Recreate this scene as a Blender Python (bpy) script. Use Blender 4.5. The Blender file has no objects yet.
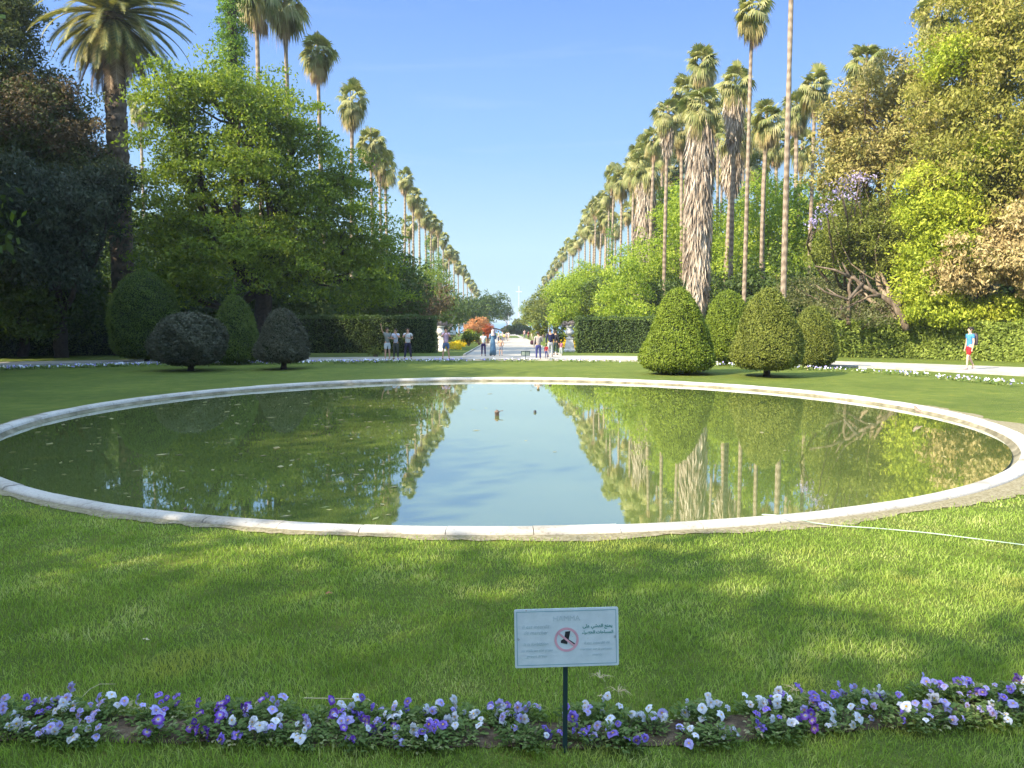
import bpy, math, random
import numpy as np
from mathutils import Vector

random.seed(7)
RNG = np.random.default_rng(11)
R = math.radians
sc = bpy.context.scene
COL = sc.collection

# ------------------------------------------------------------------ camera model
H = 2.1
TH = R(4.77)
F = 768.0
CS, SN = math.cos(TH), math.sin(TH)

def gz(x, y):
    """height of the ground: level round the basin, falling gently along the avenue"""
    return -0.013 * np.maximum(0.0, np.asarray(y, float) - 42.0)

def gzf(x, y):
    return float(gz(x, y))

def ray(px, py):
    a = (px - 512.0) / F
    b = (384.0 - py) / F
    return Vector((a, CS + b * SN, -SN + b * CS))

def P(px, py, Y):
    """point at distance Y seen at a photo position"""
    d = ray(px, py)
    t = Y / d.y
    return Vector((d.x * t, Y, H + d.z * t))

def G(px, py, z=0.0):
    d = ray(px, py)
    t = (z - H) / d.z
    for _ in range(12):
        zz = z + gzf(0, d.y * t)
        t = (zz - H) / d.z
    return Vector((d.x * t, d.y * t, z + gzf(0, d.y * t)))

def axx(y):
    return -0.0065 * (y - 50.0)

SUN_AZ = R(237)       # measured clockwise from +Y: the sun stands to the left and a little behind
SUN_EL = R(36)

# ------------------------------------------------------------------ object helpers
def link(o, parent=None):
    COL.objects.link(o)
    if parent is not None:
        o.parent = parent
    return o

def tag(o, label=None, cat=None, group=None, kind=None):
    if label: o['label'] = label
    if cat: o['category'] = cat
    if group: o['group'] = group
    if kind: o['kind'] = kind
    return o

def empty(name, loc=(0, 0, 0), rz=0.0, label=None, cat=None, group=None):
    o = bpy.data.objects.new(name, None)
    o.empty_display_size = 0.3
    o.location = loc
    o.rotation_euler = (0, 0, rz)
    link(o)
    return tag(o, label, cat, group)

def mesh_from(name, V, Fq, mats, mi=None, smooth=False):
    """V (n,3); Fq list of arrays (m,k) with k = 3 or 4"""
    me = bpy.data.meshes.new(name)
    V = np.ascontiguousarray(V, dtype=np.float32)
    me.vertices.add(len(V))
    me.vertices.foreach_set('co', V.ravel())
    loops = np.concatenate([f.ravel() for f in Fq]).astype(np.int32)
    tot = np.concatenate([np.full(len(f), f.shape[1]) for f in Fq]).astype(np.int32)
    start = np.concatenate([[0], np.cumsum(tot)[:-1]]).astype(np.int32)
    me.loops.add(len(loops))
    me.loops.foreach_set('vertex_index', loops)
    me.polygons.add(len(tot))
    me.polygons.foreach_set('loop_start', start)
    if mi is not None:
        me.polygons.foreach_set('material_index', np.asarray(mi, dtype=np.int32))
    me.polygons.foreach_set('use_smooth', np.full(len(tot), bool(smooth)))
    me.update(calc_edges=True)
    for m in (mats if isinstance(mats, (list, tuple)) else [mats]):
        me.materials.append(m)
    return me

class MB:
    """collects shapes for ONE mesh object"""
    def __init__(self):
        self.V = []; self.Q = []; self.T = []; self.n = 0; self.mq = []; self.mt = []
    def add(self, V, Q=None, T=None, m=0):
        V = np.asarray(V, float).reshape(-1, 3)
        if Q is not None and len(Q):
            Q = np.asarray(Q).reshape(-1, 4) + self.n; self.Q.append(Q); self.mq.append(np.full(len(Q), m))
        if T is not None and len(T):
            T = np.asarray(T).reshape(-1, 3) + self.n; self.T.append(T); self.mt.append(np.full(len(T), m))
        self.V.append(V); self.n += len(V)
    def quads(self, V, m=0):
        n = len(V) // 4
        self.add(V, np.arange(n * 4).reshape(-1, 4), m=m)
    def box(self, x0, x1, y0, y1, z0, z1, m=0):
        v = [(x, y, z) for z in (z0, z1) for y in (y0, y1) for x in (x0, x1)]
        self.add(v, [(0, 2, 3, 1), (4, 5, 7, 6), (0, 1, 5, 4), (2, 6, 7, 3), (0, 4, 6, 2), (1, 3, 7, 5)], m=m)
    def tube(self, pts, rad, seg=8, cap=True, m=0, wob=0.0):
        pts = np.asarray(pts, float); k = len(pts)
        rad = np.broadcast_to(np.asarray(rad, float), (k,))
        tan = np.gradient(pts, axis=0) if k > 1 else np.array([[0, 0, 1.]])
        tan /= np.linalg.norm(tan, axis=1)[:, None] + 1e-9
        ref = np.array([0, 1., 0]) if abs(tan[0][1]) < 0.9 else np.array([1., 0, 0])
        V = []
        for i in range(k):
            u = np.cross(ref, tan[i]); u /= np.linalg.norm(u) + 1e-9
            w = np.cross(tan[i], u)
            ref = np.cross(u, tan[i]) * -1 if False else w
            a = np.linspace(0, 2 * np.pi, seg, endpoint=False)
            rr = rad[i] * (1 + (RNG.uniform(-wob, wob, seg) if wob else 0))
            V.append(pts[i] + (np.cos(a) * rr)[:, None] * u + (np.sin(a) * rr)[:, None] * w)
            ref = w
        V = np.concatenate(V)
        Q = []
        for i in range(k - 1):
            for j in range(seg):
                a0 = i * seg + j; a1 = i * seg + (j + 1) % seg
                Q.append((a0, a1, a1 + seg, a0 + seg))
        T = []
        if cap:
            V = np.concatenate([V, pts[:1], pts[-1:]])
            c0 = k * seg; c1 = c0 + 1
            for j in range(seg):
                T.append((c0, (j + 1) % seg, j)); T.append((c1, (k - 1) * seg + j, (k - 1) * seg + (j + 1) % seg))
        self.add(V, Q, T, m)
    def lathe(self, prof, seg=32, c=(0, 0, 0), m=0, square=False):
        prof = np.asarray(prof, float); k = len(prof)
        a = np.linspace(0, 2 * np.pi, seg, endpoint=False) + (math.pi / 4 if square else 0)
        V = np.stack([np.outer(prof[:, 0], np.cos(a)), np.outer(prof[:, 0], np.sin(a)), np.repeat(prof[:, 1:2], seg, 1)], -1).reshape(-1, 3) + np.asarray(c)
        Q = [(i * seg + j, i * seg + (j + 1) % seg, (i + 1) * seg + (j + 1) % seg, (i + 1) * seg + j) for i in range(k - 1) for j in range(seg)]
        self.add(V, Q, m=m)
    def mesh(self, name, mats, smooth=False):
        Fq = []; mi = []
        if self.Q: Fq.append(np.concatenate(self.Q)); mi.append(np.concatenate(self.mq))
        if self.T: Fq.append(np.concatenate(self.T)); mi.append(np.concatenate(self.mt))
        return mesh_from(name, np.concatenate(self.V), Fq, mats, np.concatenate(mi), smooth)
    def build(self, name, mats, parent=None, smooth=False, loc=None):
        o = bpy.data.objects.new(name, self.mesh(name, mats, smooth))
        if loc is not None: o.location = loc
        return link(o, parent)

# ------------------------------------------------------------------ materials
def mat(name):
    m = bpy.data.materials.new(name); m.use_nodes = True
    nt = m.node_tree; nt.nodes.clear()
    out = nt.nodes.new('ShaderNodeOutputMaterial')
    return m, nt, out

def ramp(nt, fac, cols):
    r = nt.nodes.new('ShaderNodeValToRGB')
    e = r.color_ramp.elements
    while len(e) < len(cols): e.new(0.5)
    for i, (p, c) in enumerate(cols):
        e[i].position = p; e[i].color = (*c, 1)
    nt.links.new(fac, r.inputs[0])
    return r.outputs[0]

def noise(nt, scale, detail=4, coord='Object', rough=0.55, stretch=None):
    tc = nt.nodes.new('ShaderNodeTexCoord')
    n = nt.nodes.new('ShaderNodeTexNoise')
    n.inputs['Scale'].default_value = scale; n.inputs['Detail'].default_value = detail
    n.inputs['Roughness'].default_value = rough
    src = tc.outputs[coord]
    if stretch:
        mp = nt.nodes.new('ShaderNodeMapping'); mp.inputs['Scale'].default_value = stretch
        nt.links.new(src, mp.inputs[0]); src = mp.outputs[0]
    nt.links.new(src, n.inputs['Vector'])
    return n.outputs[0]

def mixc(nt, a, b, fac, mode='MIX'):
    m = nt.nodes.new('ShaderNodeMix'); m.data_type = 'RGBA'; m.blend_type = mode
    for s, v in ((m.inputs[6], a), (m.inputs[7], b), (m.inputs[0], fac)):
        if hasattr(v, 'is_linked') or hasattr(v, 'links'): nt.links.new(v, s)
        elif isinstance(v, (int, float)): s.default_value = v
        else: s.default_value = (*v, 1)
    return m.outputs[2]

def bump(nt, h, strength=0.5, dist=0.05):
    b = nt.nodes.new('ShaderNodeBump'); b.inputs['Strength'].default_value = strength; b.inputs['Distance'].default_value = dist
    nt.links.new(h, b.inputs['Height']); return b.outputs[0]

def simple(name, cols, scale=4, rough=0.8, bmp=0.3, bd=0.02, stretch=None, spec=0.3, detail=6):
    m, nt, out = mat(name)
    p = nt.nodes.new('ShaderNodeBsdfPrincipled')
    n = noise(nt, scale, detail, stretch=stretch)
    k = len(cols)
    c = ramp(nt, n, [(0.3 + 0.4 * i / max(1, k - 1), c) for i, c in enumerate(cols)])
    nt.links.new(c, p.inputs['Base Color'])
    p.inputs['Roughness'].default_value = rough
    p.inputs['Specular IOR Level'].default_value = spec
    if bmp: nt.links.new(bump(nt, n, bmp, bd), p.inputs['Normal'])
    nt.links.new(p.outputs[0], out.inputs[0])
    return m

def leafmat(name, cols, trans=0.35, nscale=0.35, rough=0.55, tint=(1.25, 1.3, 0.6), patch=None):
    """each leaf takes its own pigment, big patches of the crown differ a little"""
    m, nt, out = mat(name)
    g = nt.nodes.new('ShaderNodeNewGeometry')
    n = noise(nt, nscale, 2)
    ad = nt.nodes.new('ShaderNodeMath'); ad.operation = 'MULTIPLY_ADD'
    nt.links.new(g.outputs['Random Per Island'], ad.inputs[0]); ad.inputs[1].default_value = 0.6
    sb = nt.nodes.new('ShaderNodeMath'); sb.operation = 'MULTIPLY_ADD'; nt.links.new(n, sb.inputs[0]); sb.inputs[1].default_value = 1.5; sb.inputs[2].default_value = -0.55
    nt.links.new(sb.outputs[0], ad.inputs[2])
    k = len(cols)
    c = ramp(nt, ad.outputs[0], [(i / max(1, k - 1), q) for i, q in enumerate(cols)])
    if patch:
        n2 = noise(nt, patch[1], 3)
        mk = ramp(nt, n2, [(patch[2], (0, 0, 0)), (patch[2] + 0.08, (1, 1, 1))])
        c = mixc(nt, c, patch[0], mk)
    d = nt.nodes.new('ShaderNodeBsdfPrincipled'); nt.links.new(c, d.inputs['Base Color'])
    d.inputs['Roughness'].default_value = rough; d.inputs['Specular IOR Level'].default_value = 0.18
    t = nt.nodes.new('ShaderNodeBsdfTranslucent')
    nt.links.new(mixc(nt, c, tint, 1.0, 'MULTIPLY'), t.inputs[0])
    mx = nt.nodes.new('ShaderNodeMixShader'); mx.inputs[0].default_value = trans
    nt.links.new(d.outputs[0], mx.inputs[1]); nt.links.new(t.outputs[0], mx.inputs[2])
    nt.links.new(mx.outputs[0], out.inputs[0])
    return m

def plain(name, col, rough=0.7, spec=0.3, metal=0.0):
    m, nt, out = mat(name)
    p = nt.nodes.new('ShaderNodeBsdfPrincipled')
    n = noise(nt, 9, 3)
    lo = tuple(x * 0.86 for x in col); hi = tuple(min(1, x * 1.1) for x in col)
    nt.links.new(ramp(nt, n, [(0.35, lo), (0.65, hi)]), p.inputs['Base Color'])
    p.inputs['Roughness'].default_value = rough; p.inputs['Specular IOR Level'].default_value = spec; p.inputs['Metallic'].default_value = metal
    nt.links.new(p.outputs[0], out.inputs[0])
    return m

M = {}
# lawn
def lawn_material():
    m, nt, out = mat('lawn')
    p = nt.nodes.new('ShaderNodeBsdfPrincipled')
    n1 = noise(nt, 0.35, 4); n2 = noise(nt, 60, 3, rough=0.7); n3 = noise(nt, 2.2, 5, rough=0.65)
    a = ramp(nt, n1, [(0.35, (0.1, 0.132, 0.024)), (0.65, (0.14, 0.172, 0.032))])
    b = ramp(nt, n3, [(0.35, (0.7, 0.8, 0.65)), (0.58, (1.05, 1.03, 1.0)), (0.7, (1.45, 1.2, 1.0))])
    c = mixc(nt, a, b, 0.8, 'MULTIPLY')
    d = ramp(nt, n2, [(0.3, (0.6, 0.62, 0.55)), (0.7, (1.3, 1.3, 1.2))])
    c = mixc(nt, c, d, 0.8, 'MULTIPLY')
    nt.links.new(c, p.inputs['Base Color']); p.inputs['Roughness'].default_value = 0.85; p.inputs['Specular IOR Level'].default_value = 0.15
    nt.links.new(bump(nt, n2, 0.9, 0.04), p.inputs['Normal'])
    nt.links.new(p.outputs[0], out.inputs[0]); return m
M['lawn'] = lawn_material()
M['blade'] = leafmat('grass_blade', [(0.13, 0.19, 0.035), (0.23, 0.33, 0.06), (0.32, 0.42, 0.09), (0.58, 0.57, 0.27)], trans=0.45, nscale=1.6, rough=0.6, patch=((0.37, 0.4, 0.1), 0.8, 0.58))
M['path'] = simple('pale_gravel_path', [(0.24, 0.215, 0.18), (0.33, 0.3, 0.26), (0.42, 0.385, 0.335)], 1.3, 0.9, 0.3, 0.01)
M['kerb'] = simple('kerb_stone', [(0.22, 0.22, 0.19), (0.4, 0.38, 0.34)], 3, 0.9)
M['soil'] = simple('soil', [(0.04, 0.027, 0.016), (0.09, 0.06, 0.036), (0.15, 0.11, 0.07)], 22, 0.95, 0.8, 0.03)
M['grit'] = simple('grit', [(0.12, 0.1, 0.05), (0.2, 0.17, 0.1), (0.27, 0.24, 0.16)], 30, 0.95, 0.6, 0.02)
M['bark'] = simple('bark', [(0.055, 0.04, 0.03), (0.12, 0.09, 0.065), (0.2, 0.16, 0.12)], 5, 0.95, 0.9, 0.05, stretch=(1, 1, 0.25))
M['darkbark'] = simple('dark_bark', [(0.025, 0.018, 0.014), (0.06, 0.045, 0.035)], 7, 0.95, 0.9, 0.05)
M['palebark'] = simple('pale_bark', [(0.12, 0.09, 0.06), (0.22, 0.17, 0.12), (0.32, 0.26, 0.19)], 4, 0.95, 0.7, 0.05, stretch=(1, 1, 0.3))

def palm_trunk_mat(name, cols, scale):
    m, nt, out = mat(name)
    p = nt.nodes.new('ShaderNodeBsdfPrincipled')
    tc = nt.nodes.new('ShaderNodeTexCoord')
    w = nt.nodes.new('ShaderNodeTexWave'); w.wave_type = 'BANDS'; w.bands_direction = 'Z'
    w.inputs['Scale'].default_value = scale; w.inputs['Distortion'].default_value = 4.0; w.inputs['Detail'].default_value = 3
    nt.links.new(tc.outputs['Generated'], w.inputs['Vector'])
    n = noise(nt, 3.0, 5)
    f = nt.nodes.new('ShaderNodeMath'); f.operation = 'MULTIPLY_ADD'; nt.links.new(w.outputs['Fac'], f.inputs[0]); f.inputs[1].default_value = 0.35
    nt.links.new(n, f.inputs[2])
    nt.links.new(ramp(nt, f.outputs[0], [(0.3 + 0.5 * i / (len(cols) - 1), c) for i, c in enumerate(cols)]), p.inputs['Base Color'])
    p.inputs['Roughness'].default_value = 0.95
    nt.links.new(bump(nt, f.outputs[0], 0.5, 0.04), p.inputs['Normal'])
    nt.links.new(p.outputs[0], out.inputs[0]); return m
M['palmtrunk'] = palm_trunk_mat('fan_palm_trunk', [(0.085, 0.062, 0.045), (0.18, 0.135, 0.1), (0.28, 0.225, 0.17)], 14)
M['datetrunk'] = palm_trunk_mat('date_palm_trunk', [(0.03, 0.02, 0.014), (0.07, 0.05, 0.035), (0.13, 0.095, 0.065)], 10)
M['frond'] = leafmat('fan_frond', [(0.1, 0.135, 0.035), (0.18, 0.2, 0.065), (0.28, 0.275, 0.11), (0.42, 0.38, 0.2)], trans=0.25, nscale=0.5)
M['oldfrond'] = leafmat('yellowing_frond', [(0.2, 0.19, 0.075), (0.32, 0.27, 0.11), (0.42, 0.33, 0.16)], trans=0.25, nscale=0.5, tint=(1.2, 1.1, 0.7))
M['deadfrond'] = leafmat('dead_frond', [(0.2, 0.13, 0.08), (0.33, 0.23, 0.145), (0.48, 0.36, 0.25)], trans=0.15, nscale=0.5, tint=(1.1, 1, 0.8))
M['skirt'] = leafmat('dry_frond_skirt', [(0.17, 0.13, 0.1), (0.3, 0.24, 0.185), (0.44, 0.37, 0.3), (0.55, 0.48, 0.4)], trans=0.1, nscale=0.6, tint=(1, 1, 0.9))
M['datefrond'] = leafmat('date_frond', [(0.09, 0.115, 0.05), (0.17, 0.19, 0.075), (0.32, 0.29, 0.1), (0.4, 0.34, 0.12)], trans=0.25, nscale=0.35)
M['green'] = leafmat('fresh_green_leaf', [(0.065, 0.105, 0.016), (0.115, 0.17, 0.02), (0.175, 0.235, 0.028), (0.29, 0.34, 0.04)], trans=0.45, nscale=0.4)
M['deep'] = leafmat('deep_green_leaf', [(0.035, 0.06, 0.014), (0.06, 0.095, 0.02), (0.095, 0.135, 0.03)], trans=0.3, nscale=0.4)
M['darkolive'] = leafmat('dark_olive_leaf', [(0.045, 0.06, 0.018), (0.075, 0.095, 0.026), (0.13, 0.14, 0.045)], trans=0.3, nscale=0.4)
M['scrub'] = leafmat('scrub_leaf', [(0.06, 0.07, 0.025), (0.11, 0.12, 0.045), (0.18, 0.17, 0.075)], trans=0.3, nscale=0.5)
M['bluegrey'] = leafmat('blue_grey_leaf', [(0.03, 0.045, 0.026), (0.055, 0.072, 0.042), (0.095, 0.11, 0.07)], trans=0.25, nscale=0.4, tint=(1.1, 1.1, 0.9))
M['brownleaf'] = leafmat('brown_flower_leaf', [(0.04, 0.036, 0.018), (0.085, 0.066, 0.032), (0.15, 0.105, 0.055), (0.07, 0.085, 0.025)], trans=0.25, nscale=0.4, tint=(1.1, 1, 0.8))
M['bright'] = leafmat('bright_green_leaf', [(0.12, 0.18, 0.02), (0.2, 0.28, 0.03), (0.29, 0.37, 0.045), (0.38, 0.43, 0.06)], trans=0.45, nscale=0.4)
M['lime'] = leafmat('lime_leaf', [(0.15, 0.2, 0.025), (0.28, 0.34, 0.035), (0.4, 0.44, 0.05), (0.5, 0.5, 0.07)], trans=0.4, nscale=0.45)
M['olive'] = leafmat('olive_leaf', [(0.13, 0.14, 0.035), (0.24, 0.23, 0.065), (0.34, 0.29, 0.1), (0.42, 0.34, 0.15)], trans=0.3, nscale=0.5, tint=(1.15, 1.1, 0.7))
M['gold'] = leafmat('yellow_olive_leaf', [(0.13, 0.13, 0.03), (0.22, 0.225, 0.045), (0.31, 0.29, 0.07), (0.38, 0.31, 0.12)], trans=0.35, nscale=0.5)
M['dry'] = leafmat('dry_leaf', [(0.2, 0.15, 0.06), (0.35, 0.27, 0.12), (0.47, 0.38, 0.19), (0.3, 0.29, 0.09)], trans=0.25, nscale=0.6, tint=(1.1, 1, 0.8))
M['purple'] = leafmat('purple_blossom', [(0.3, 0.24, 0.45), (0.42, 0.36, 0.6), (0.5, 0.46, 0.68)], trans=0.4, nscale=0.5, tint=(1, 1, 1.1))
M['orange'] = leafmat('orange_leaf', [(0.42, 0.19, 0.08), (0.55, 0.3, 0.14), (0.6, 0.38, 0.18)], trans=0.3, nscale=0.5, tint=(1.1, 0.9, 0.6))
M['russet'] = leafmat('russet_leaf', [(0.2, 0.04, 0.025), (0.32, 0.09, 0.04), (0.45, 0.18, 0.06)], trans=0.3, nscale=0.5, tint=(1.1, 0.9, 0.6))
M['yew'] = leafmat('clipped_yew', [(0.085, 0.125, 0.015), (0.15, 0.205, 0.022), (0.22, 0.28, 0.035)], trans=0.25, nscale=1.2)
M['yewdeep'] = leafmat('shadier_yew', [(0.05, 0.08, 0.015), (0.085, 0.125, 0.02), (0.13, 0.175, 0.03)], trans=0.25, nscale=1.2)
M['yewgrey'] = leafmat('grey_yew', [(0.045, 0.05, 0.03), (0.075, 0.08, 0.048), (0.115, 0.115, 0.075)], trans=0.15, nscale=1.5, tint=(1, 1, 0.9))
M['yewolive'] = leafmat('olive_yew', [(0.08, 0.1, 0.018), (0.145, 0.17, 0.03), (0.22, 0.24, 0.05)], trans=0.25, nscale=1.2)
M['hedge'] = leafmat('cypress_hedge', [(0.042, 0.07, 0.02), (0.07, 0.11, 0.03), (0.11, 0.155, 0.045)], trans=0.2, nscale=0.9)
M['hedgebright'] = leafmat('broadleaf_hedge', [(0.11, 0.155, 0.03), (0.2, 0.26, 0.05), (0.3, 0.36, 0.08)], trans=0.3, nscale=0.8)
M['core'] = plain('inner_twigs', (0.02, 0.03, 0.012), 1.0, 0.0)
M['araucaria'] = leafmat('conifer_needles', [(0.02, 0.04, 0.02), (0.035, 0.06, 0.028), (0.06, 0.09, 0.04)], trans=0.1, nscale=0.6)
M['ivy'] = leafmat('ivy_leaf', [(0.08, 0.15, 0.02), (0.13, 0.23, 0.03), (0.2, 0.31, 0.04)], trans=0.4, nscale=0.8)

def concrete():
    m, nt, out = mat('basin_coping')
    p = nt.nodes.new('ShaderNodeBsdfPrincipled')
    n = noise(nt, 1.2, 6, rough=0.6); n2 = noise(nt, 25, 5, rough=0.7)
    a = ramp(nt, n, [(0.3, (0.22, 0.195, 0.155)), (0.46, (0.38, 0.355, 0.32)), (0.7, (0.46, 0.435, 0.4))])
    b = ramp(nt, n2, [(0.32, (0.45, 0.4, 0.32)), (0.47, (1, 1, 1)), (0.7, (1.08, 1.08, 1.06))])
    nt.links.new(mixc(nt, a, b, 0.7, 'MULTIPLY'), p.inputs['Base Color'])
    p.inputs['Roughness'].default_value = 0.8
    nt.links.new(bump(nt, n2, 0.35, 0.01), p.inputs['Normal'])
    nt.links.new(p.outputs[0], out.inputs[0]); return m
M['coping'] = concrete()
M['darkcoping'] = simple('darkened_basin_edge', [(0.07, 0.065, 0.035), (0.16, 0.14, 0.09), (0.27, 0.24, 0.17)], 3, 0.7, 0.3, 0.01)  # algae-stained tone, kept dark to darken its reflection in the water

def water_material():
    m, nt, out = mat('pond_water')
    n0 = noise(nt, 0.25, 3)
    d = nt.nodes.new('ShaderNodeBsdfDiffuse')
    nt.links.new(ramp(nt, n0, [(0.35, (0.085, 0.115, 0.03)), (0.65, (0.115, 0.145, 0.038))]), d.inputs['Color'])
    gl = nt.nodes.new('ShaderNodeBsdfGlossy'); gl.inputs['Roughness'].default_value = 0.02; gl.inputs['Color'].default_value = (1, 1, 1, 1)
    n = noise(nt, 1.1, 3, stretch=(1, 1.6, 1)); n2 = noise(nt, 7, 2)
    ad = nt.nodes.new('ShaderNodeMath'); ad.operation = 'MULTIPLY_ADD'; nt.links.new(n2, ad.inputs[0]); ad.inputs[1].default_value = 0.12; nt.links.new(n, ad.inputs[2])
    nb = bump(nt, ad.outputs[0], 0.009, 0.05)
    nt.links.new(nb, gl.inputs['Normal'])
    fr = nt.nodes.new('ShaderNodeFresnel'); fr.inputs['IOR'].default_value = 1.33
    f2 = nt.nodes.new('ShaderNodeMath'); f2.operation = 'MULTIPLY_ADD'; f2.use_clamp = True
    nt.links.new(fr.outputs[0], f2.inputs[0]); f2.inputs[1].default_value = 0.75; f2.inputs[2].default_value = 0.34
    mx = nt.nodes.new('ShaderNodeMixShader'); nt.links.new(f2.outputs[0], mx.inputs[0]); nt.links.new(d.outputs[0], mx.inputs[1]); nt.links.new(gl.outputs[0], mx.inputs[2])
    nt.links.new(mx.outputs[0], out.inputs[0]); return m
M['water'] = water_material()
M['sea'] = plain('sea_surface', (0.05, 0.14, 0.24), 0.35, 0.4)
M['stone'] = simple('urn_stone', [(0.4, 0.39, 0.37), (0.58, 0.57, 0.55), (0.68, 0.67, 0.65)], 4, 0.85, 0.3, 0.01)
M['marigold'] = leafmat('yellow_petals', [(0.7, 0.38, 0.01), (0.85, 0.55, 0.02), (0.9, 0.68, 0.03), (0.3, 0.35, 0.04)], trans=0.2, nscale=1.5, tint=(1, 1, 0.8))
M['urnplant'] = leafmat('urn_plant', [(0.1, 0.09, 0.085), (0.17, 0.15, 0.14), (0.26, 0.22, 0.23), (0.12, 0.16, 0.08)], trans=0.2, nscale=2, tint=(1, 1, 1))

# ------------------------------------------------------------------ foliage
def unit(v):
    return v / (np.linalg.norm(v, axis=1)[:, None] + 1e-9)

def leaf_quads(c, size, aspect=2.2, droop=0.3, nb=None, nbw=0.0):
    """rhombic leaves; nb = preferred surface normals (outward), nbw how strongly"""
    n = len(c)
    u = unit(RNG.normal(size=(n, 3)) + np.array([0, 0, -droop]))
    nn = RNG.normal(size=(n, 3)) * (1 - nbw)
    if nb is not None: nn = nn + nb * nbw * 2.2
    nn = nn + np.array([0, 0, 0.35])
    v = unit(np.cross(u, unit(nn)))
    s = (size * RNG.uniform(0.6, 1.35, n))[:, None]
    a = u * s * 0.5; b = v * s * 0.5 / aspect
    return np.stack([c - a, c + b, c + a, c - b], 1).reshape(-1, 3)

def lobe_points(lobes, dens, shell=(0.72, 1.05), zmin=-0.75, rough=0.22):
    out = []; nrm = []
    for (cx, cy, cz, rx, ry, rz) in lobes:
        area = 4 * np.pi * ((rx * ry) ** 1.6 / 3 + (rx * rz) ** 1.6 / 3 + (ry * rz) ** 1.6 / 3) ** (1 / 1.6)
        n = max(4, int(area * dens))
        d = unit(RNG.normal(size=(n * 2, 3))); d = d[d[:, 2] > zmin][:n]
        ph = RNG.uniform(0, 6.28, 3)
        w = 1 + rough * (np.sin(d[:, 0] * 5 + ph[0]) * np.cos(d[:, 1] * 4 + ph[1]) + 0.6 * np.sin(d[:, 2] * 7 + ph[2] + d[:, 0] * 6))
        r = RNG.uniform(shell[0], shell[1], len(d)) * w
        out.append(np.array([cx, cy, cz]) + d * r[:, None] * np.array([rx, ry, rz])); nrm.append(d)
    return np.concatenate(out), np.concatenate(nrm)

def crown_mb(lobes, dens=1.2, clump=0.8, per=40, leaf=0.22, aspect=2.2, flat=0.55, inner=0.25, mb=None, m=0, droop=0.3, rough=0.22, zmin=-0.75):
    pts, nr = lobe_points(lobes, dens, rough=rough, zmin=zmin)
    if inner:
        p2, n2 = lobe_points(lobes, dens * inner, shell=(0.25, 0.75), rough=rough)
        pts = np.concatenate([pts, p2]); nr = np.concatenate([nr, n2])
    k = len(pts)
    cr = clump * RNG.uniform(0.5, 1.35, k)
    idx = np.repeat(np.arange(k), np.maximum(3, (per * (cr / clump) ** 2 * RNG.uniform(0.7, 1.2, k)).astype(int)))
    off = unit(RNG.normal(size=(len(idx), 3))) * (RNG.uniform(0, 1, len(idx)) ** 0.5)[:, None]
    off[:, 2] *= flat
    c = pts[idx] + off * cr[idx][:, None]
    c[:, 2] -= (off[:, 0] ** 2 + off[:, 1] ** 2) * cr[idx] * 0.35
    c[:, 2] = np.maximum(c[:, 2], gz(0, c[:, 1]) + 0.05)
    mb = mb or MB()
    mb.quads(leaf_quads(c, leaf, aspect, droop, nr[idx] * 0.6 + off * 0.5, 0.35), m)
    return mb

def LB(px, py, Y, rx, ry, rd=None):
    c = P(px, py, Y)
    a = rx * Y / F; b = ry * Y / F
    return (c.x, Y, c.z, a, rd if rd else (a + b) / 2, b)

def limb(mb, p0, p1, r0, r1, bend=0.6, n=7, seg=7, m=0):
    p0 = np.asarray(p0, float); p1 = np.asarray(p1, float)
    t = np.linspace(0, 1, n)[:, None]
    L = np.linalg.norm(p1 - p0)
    off = RNG.normal(size=3) * bend * L * 0.08
    pts = p0 + (p1 - p0) * t + off * np.sin(t * np.pi) + RNG.normal(size=(n, 3)) * L * 0.012 * np.sin(t * np.pi)
    mb.tube(pts, np.linspace(r0, r1, n), seg, m=m, wob=0.08)
    return pts

def tree(name, label, lobes, base, r0=0.4, mat_leaf='green', bark='bark', group=None, cat='tree', dens=1.2, clump=0.8, per=40,
         leaf=0.22, aspect=2.2, fork=0.35, extra=(), flat=0.55, inner=0.25, rough=0.22, twigs=3, zmin=-0.75, droop=0.3):
    base = Vector(base)
    root = empty(name, base, 0, label, cat, group)
    off = np.array(base)
    L0 = [(l[0] - off[0], l[1] - off[1], l[2] - off[2], l[3], l[4], l[5]) for l in lobes]
    top = max(l[2] for l in L0)
    cx = np.mean([l[0] for l in L0]); cy = np.mean([l[1] for l in L0])
    t = MB()
    fk = np.array([cx * fork, cy * fork, top * fork])
    limb(t, (0, 0, -0.3), fk, r0, r0 * 0.72, 0.5, seg=10)
    for l in L0:
        c = np.array(l[:3])
        pts = limb(t, fk * RNG.uniform(0.7, 1.0), c, r0 * 0.5, r0 * 0.13, 1.0)
        for _ in range(twigs):
            d = RNG.normal(size=3); d /= np.linalg.norm(d); d[2] = abs(d[2]) * 0.6
            s = pts[RNG.integers(3, 7)]
            limb(t, s, c + d * np.array(l[3:]) * 0.85, r0 * 0.14, 0.02, 1.2, n=5, seg=5)
    t.build('trunk', M[bark], root, smooth=True)
    zo = base.z
    pts_world = lambda mb: mb
    cm = crown_mb([(l[0], l[1], l[2], l[3], l[4], l[5]) for l in lobes], dens, clump, per, leaf, aspect, flat, inner, rough=rough, zmin=zmin, droop=droop)
    cm.V = [v - off for v in cm.V]
    cm.build('crown', M[mat_leaf], root)
    for (pname, plobes, pm, kw) in extra:
        k2 = dict(dens=dens, clump=clump, per=per, leaf=leaf, aspect=aspect, flat=flat, inner=inner); k2.update(kw)
        e = crown_mb(plobes, **k2); e.V = [v - off for v in e.V]
        e.build(pname, M[pm], root)
    return root

# ------------------------------------------------------------------ 1. the setting
PC = (-0.22, 17.55)     # centre of the basin
RW = 9.82               # radius of the water

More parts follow.
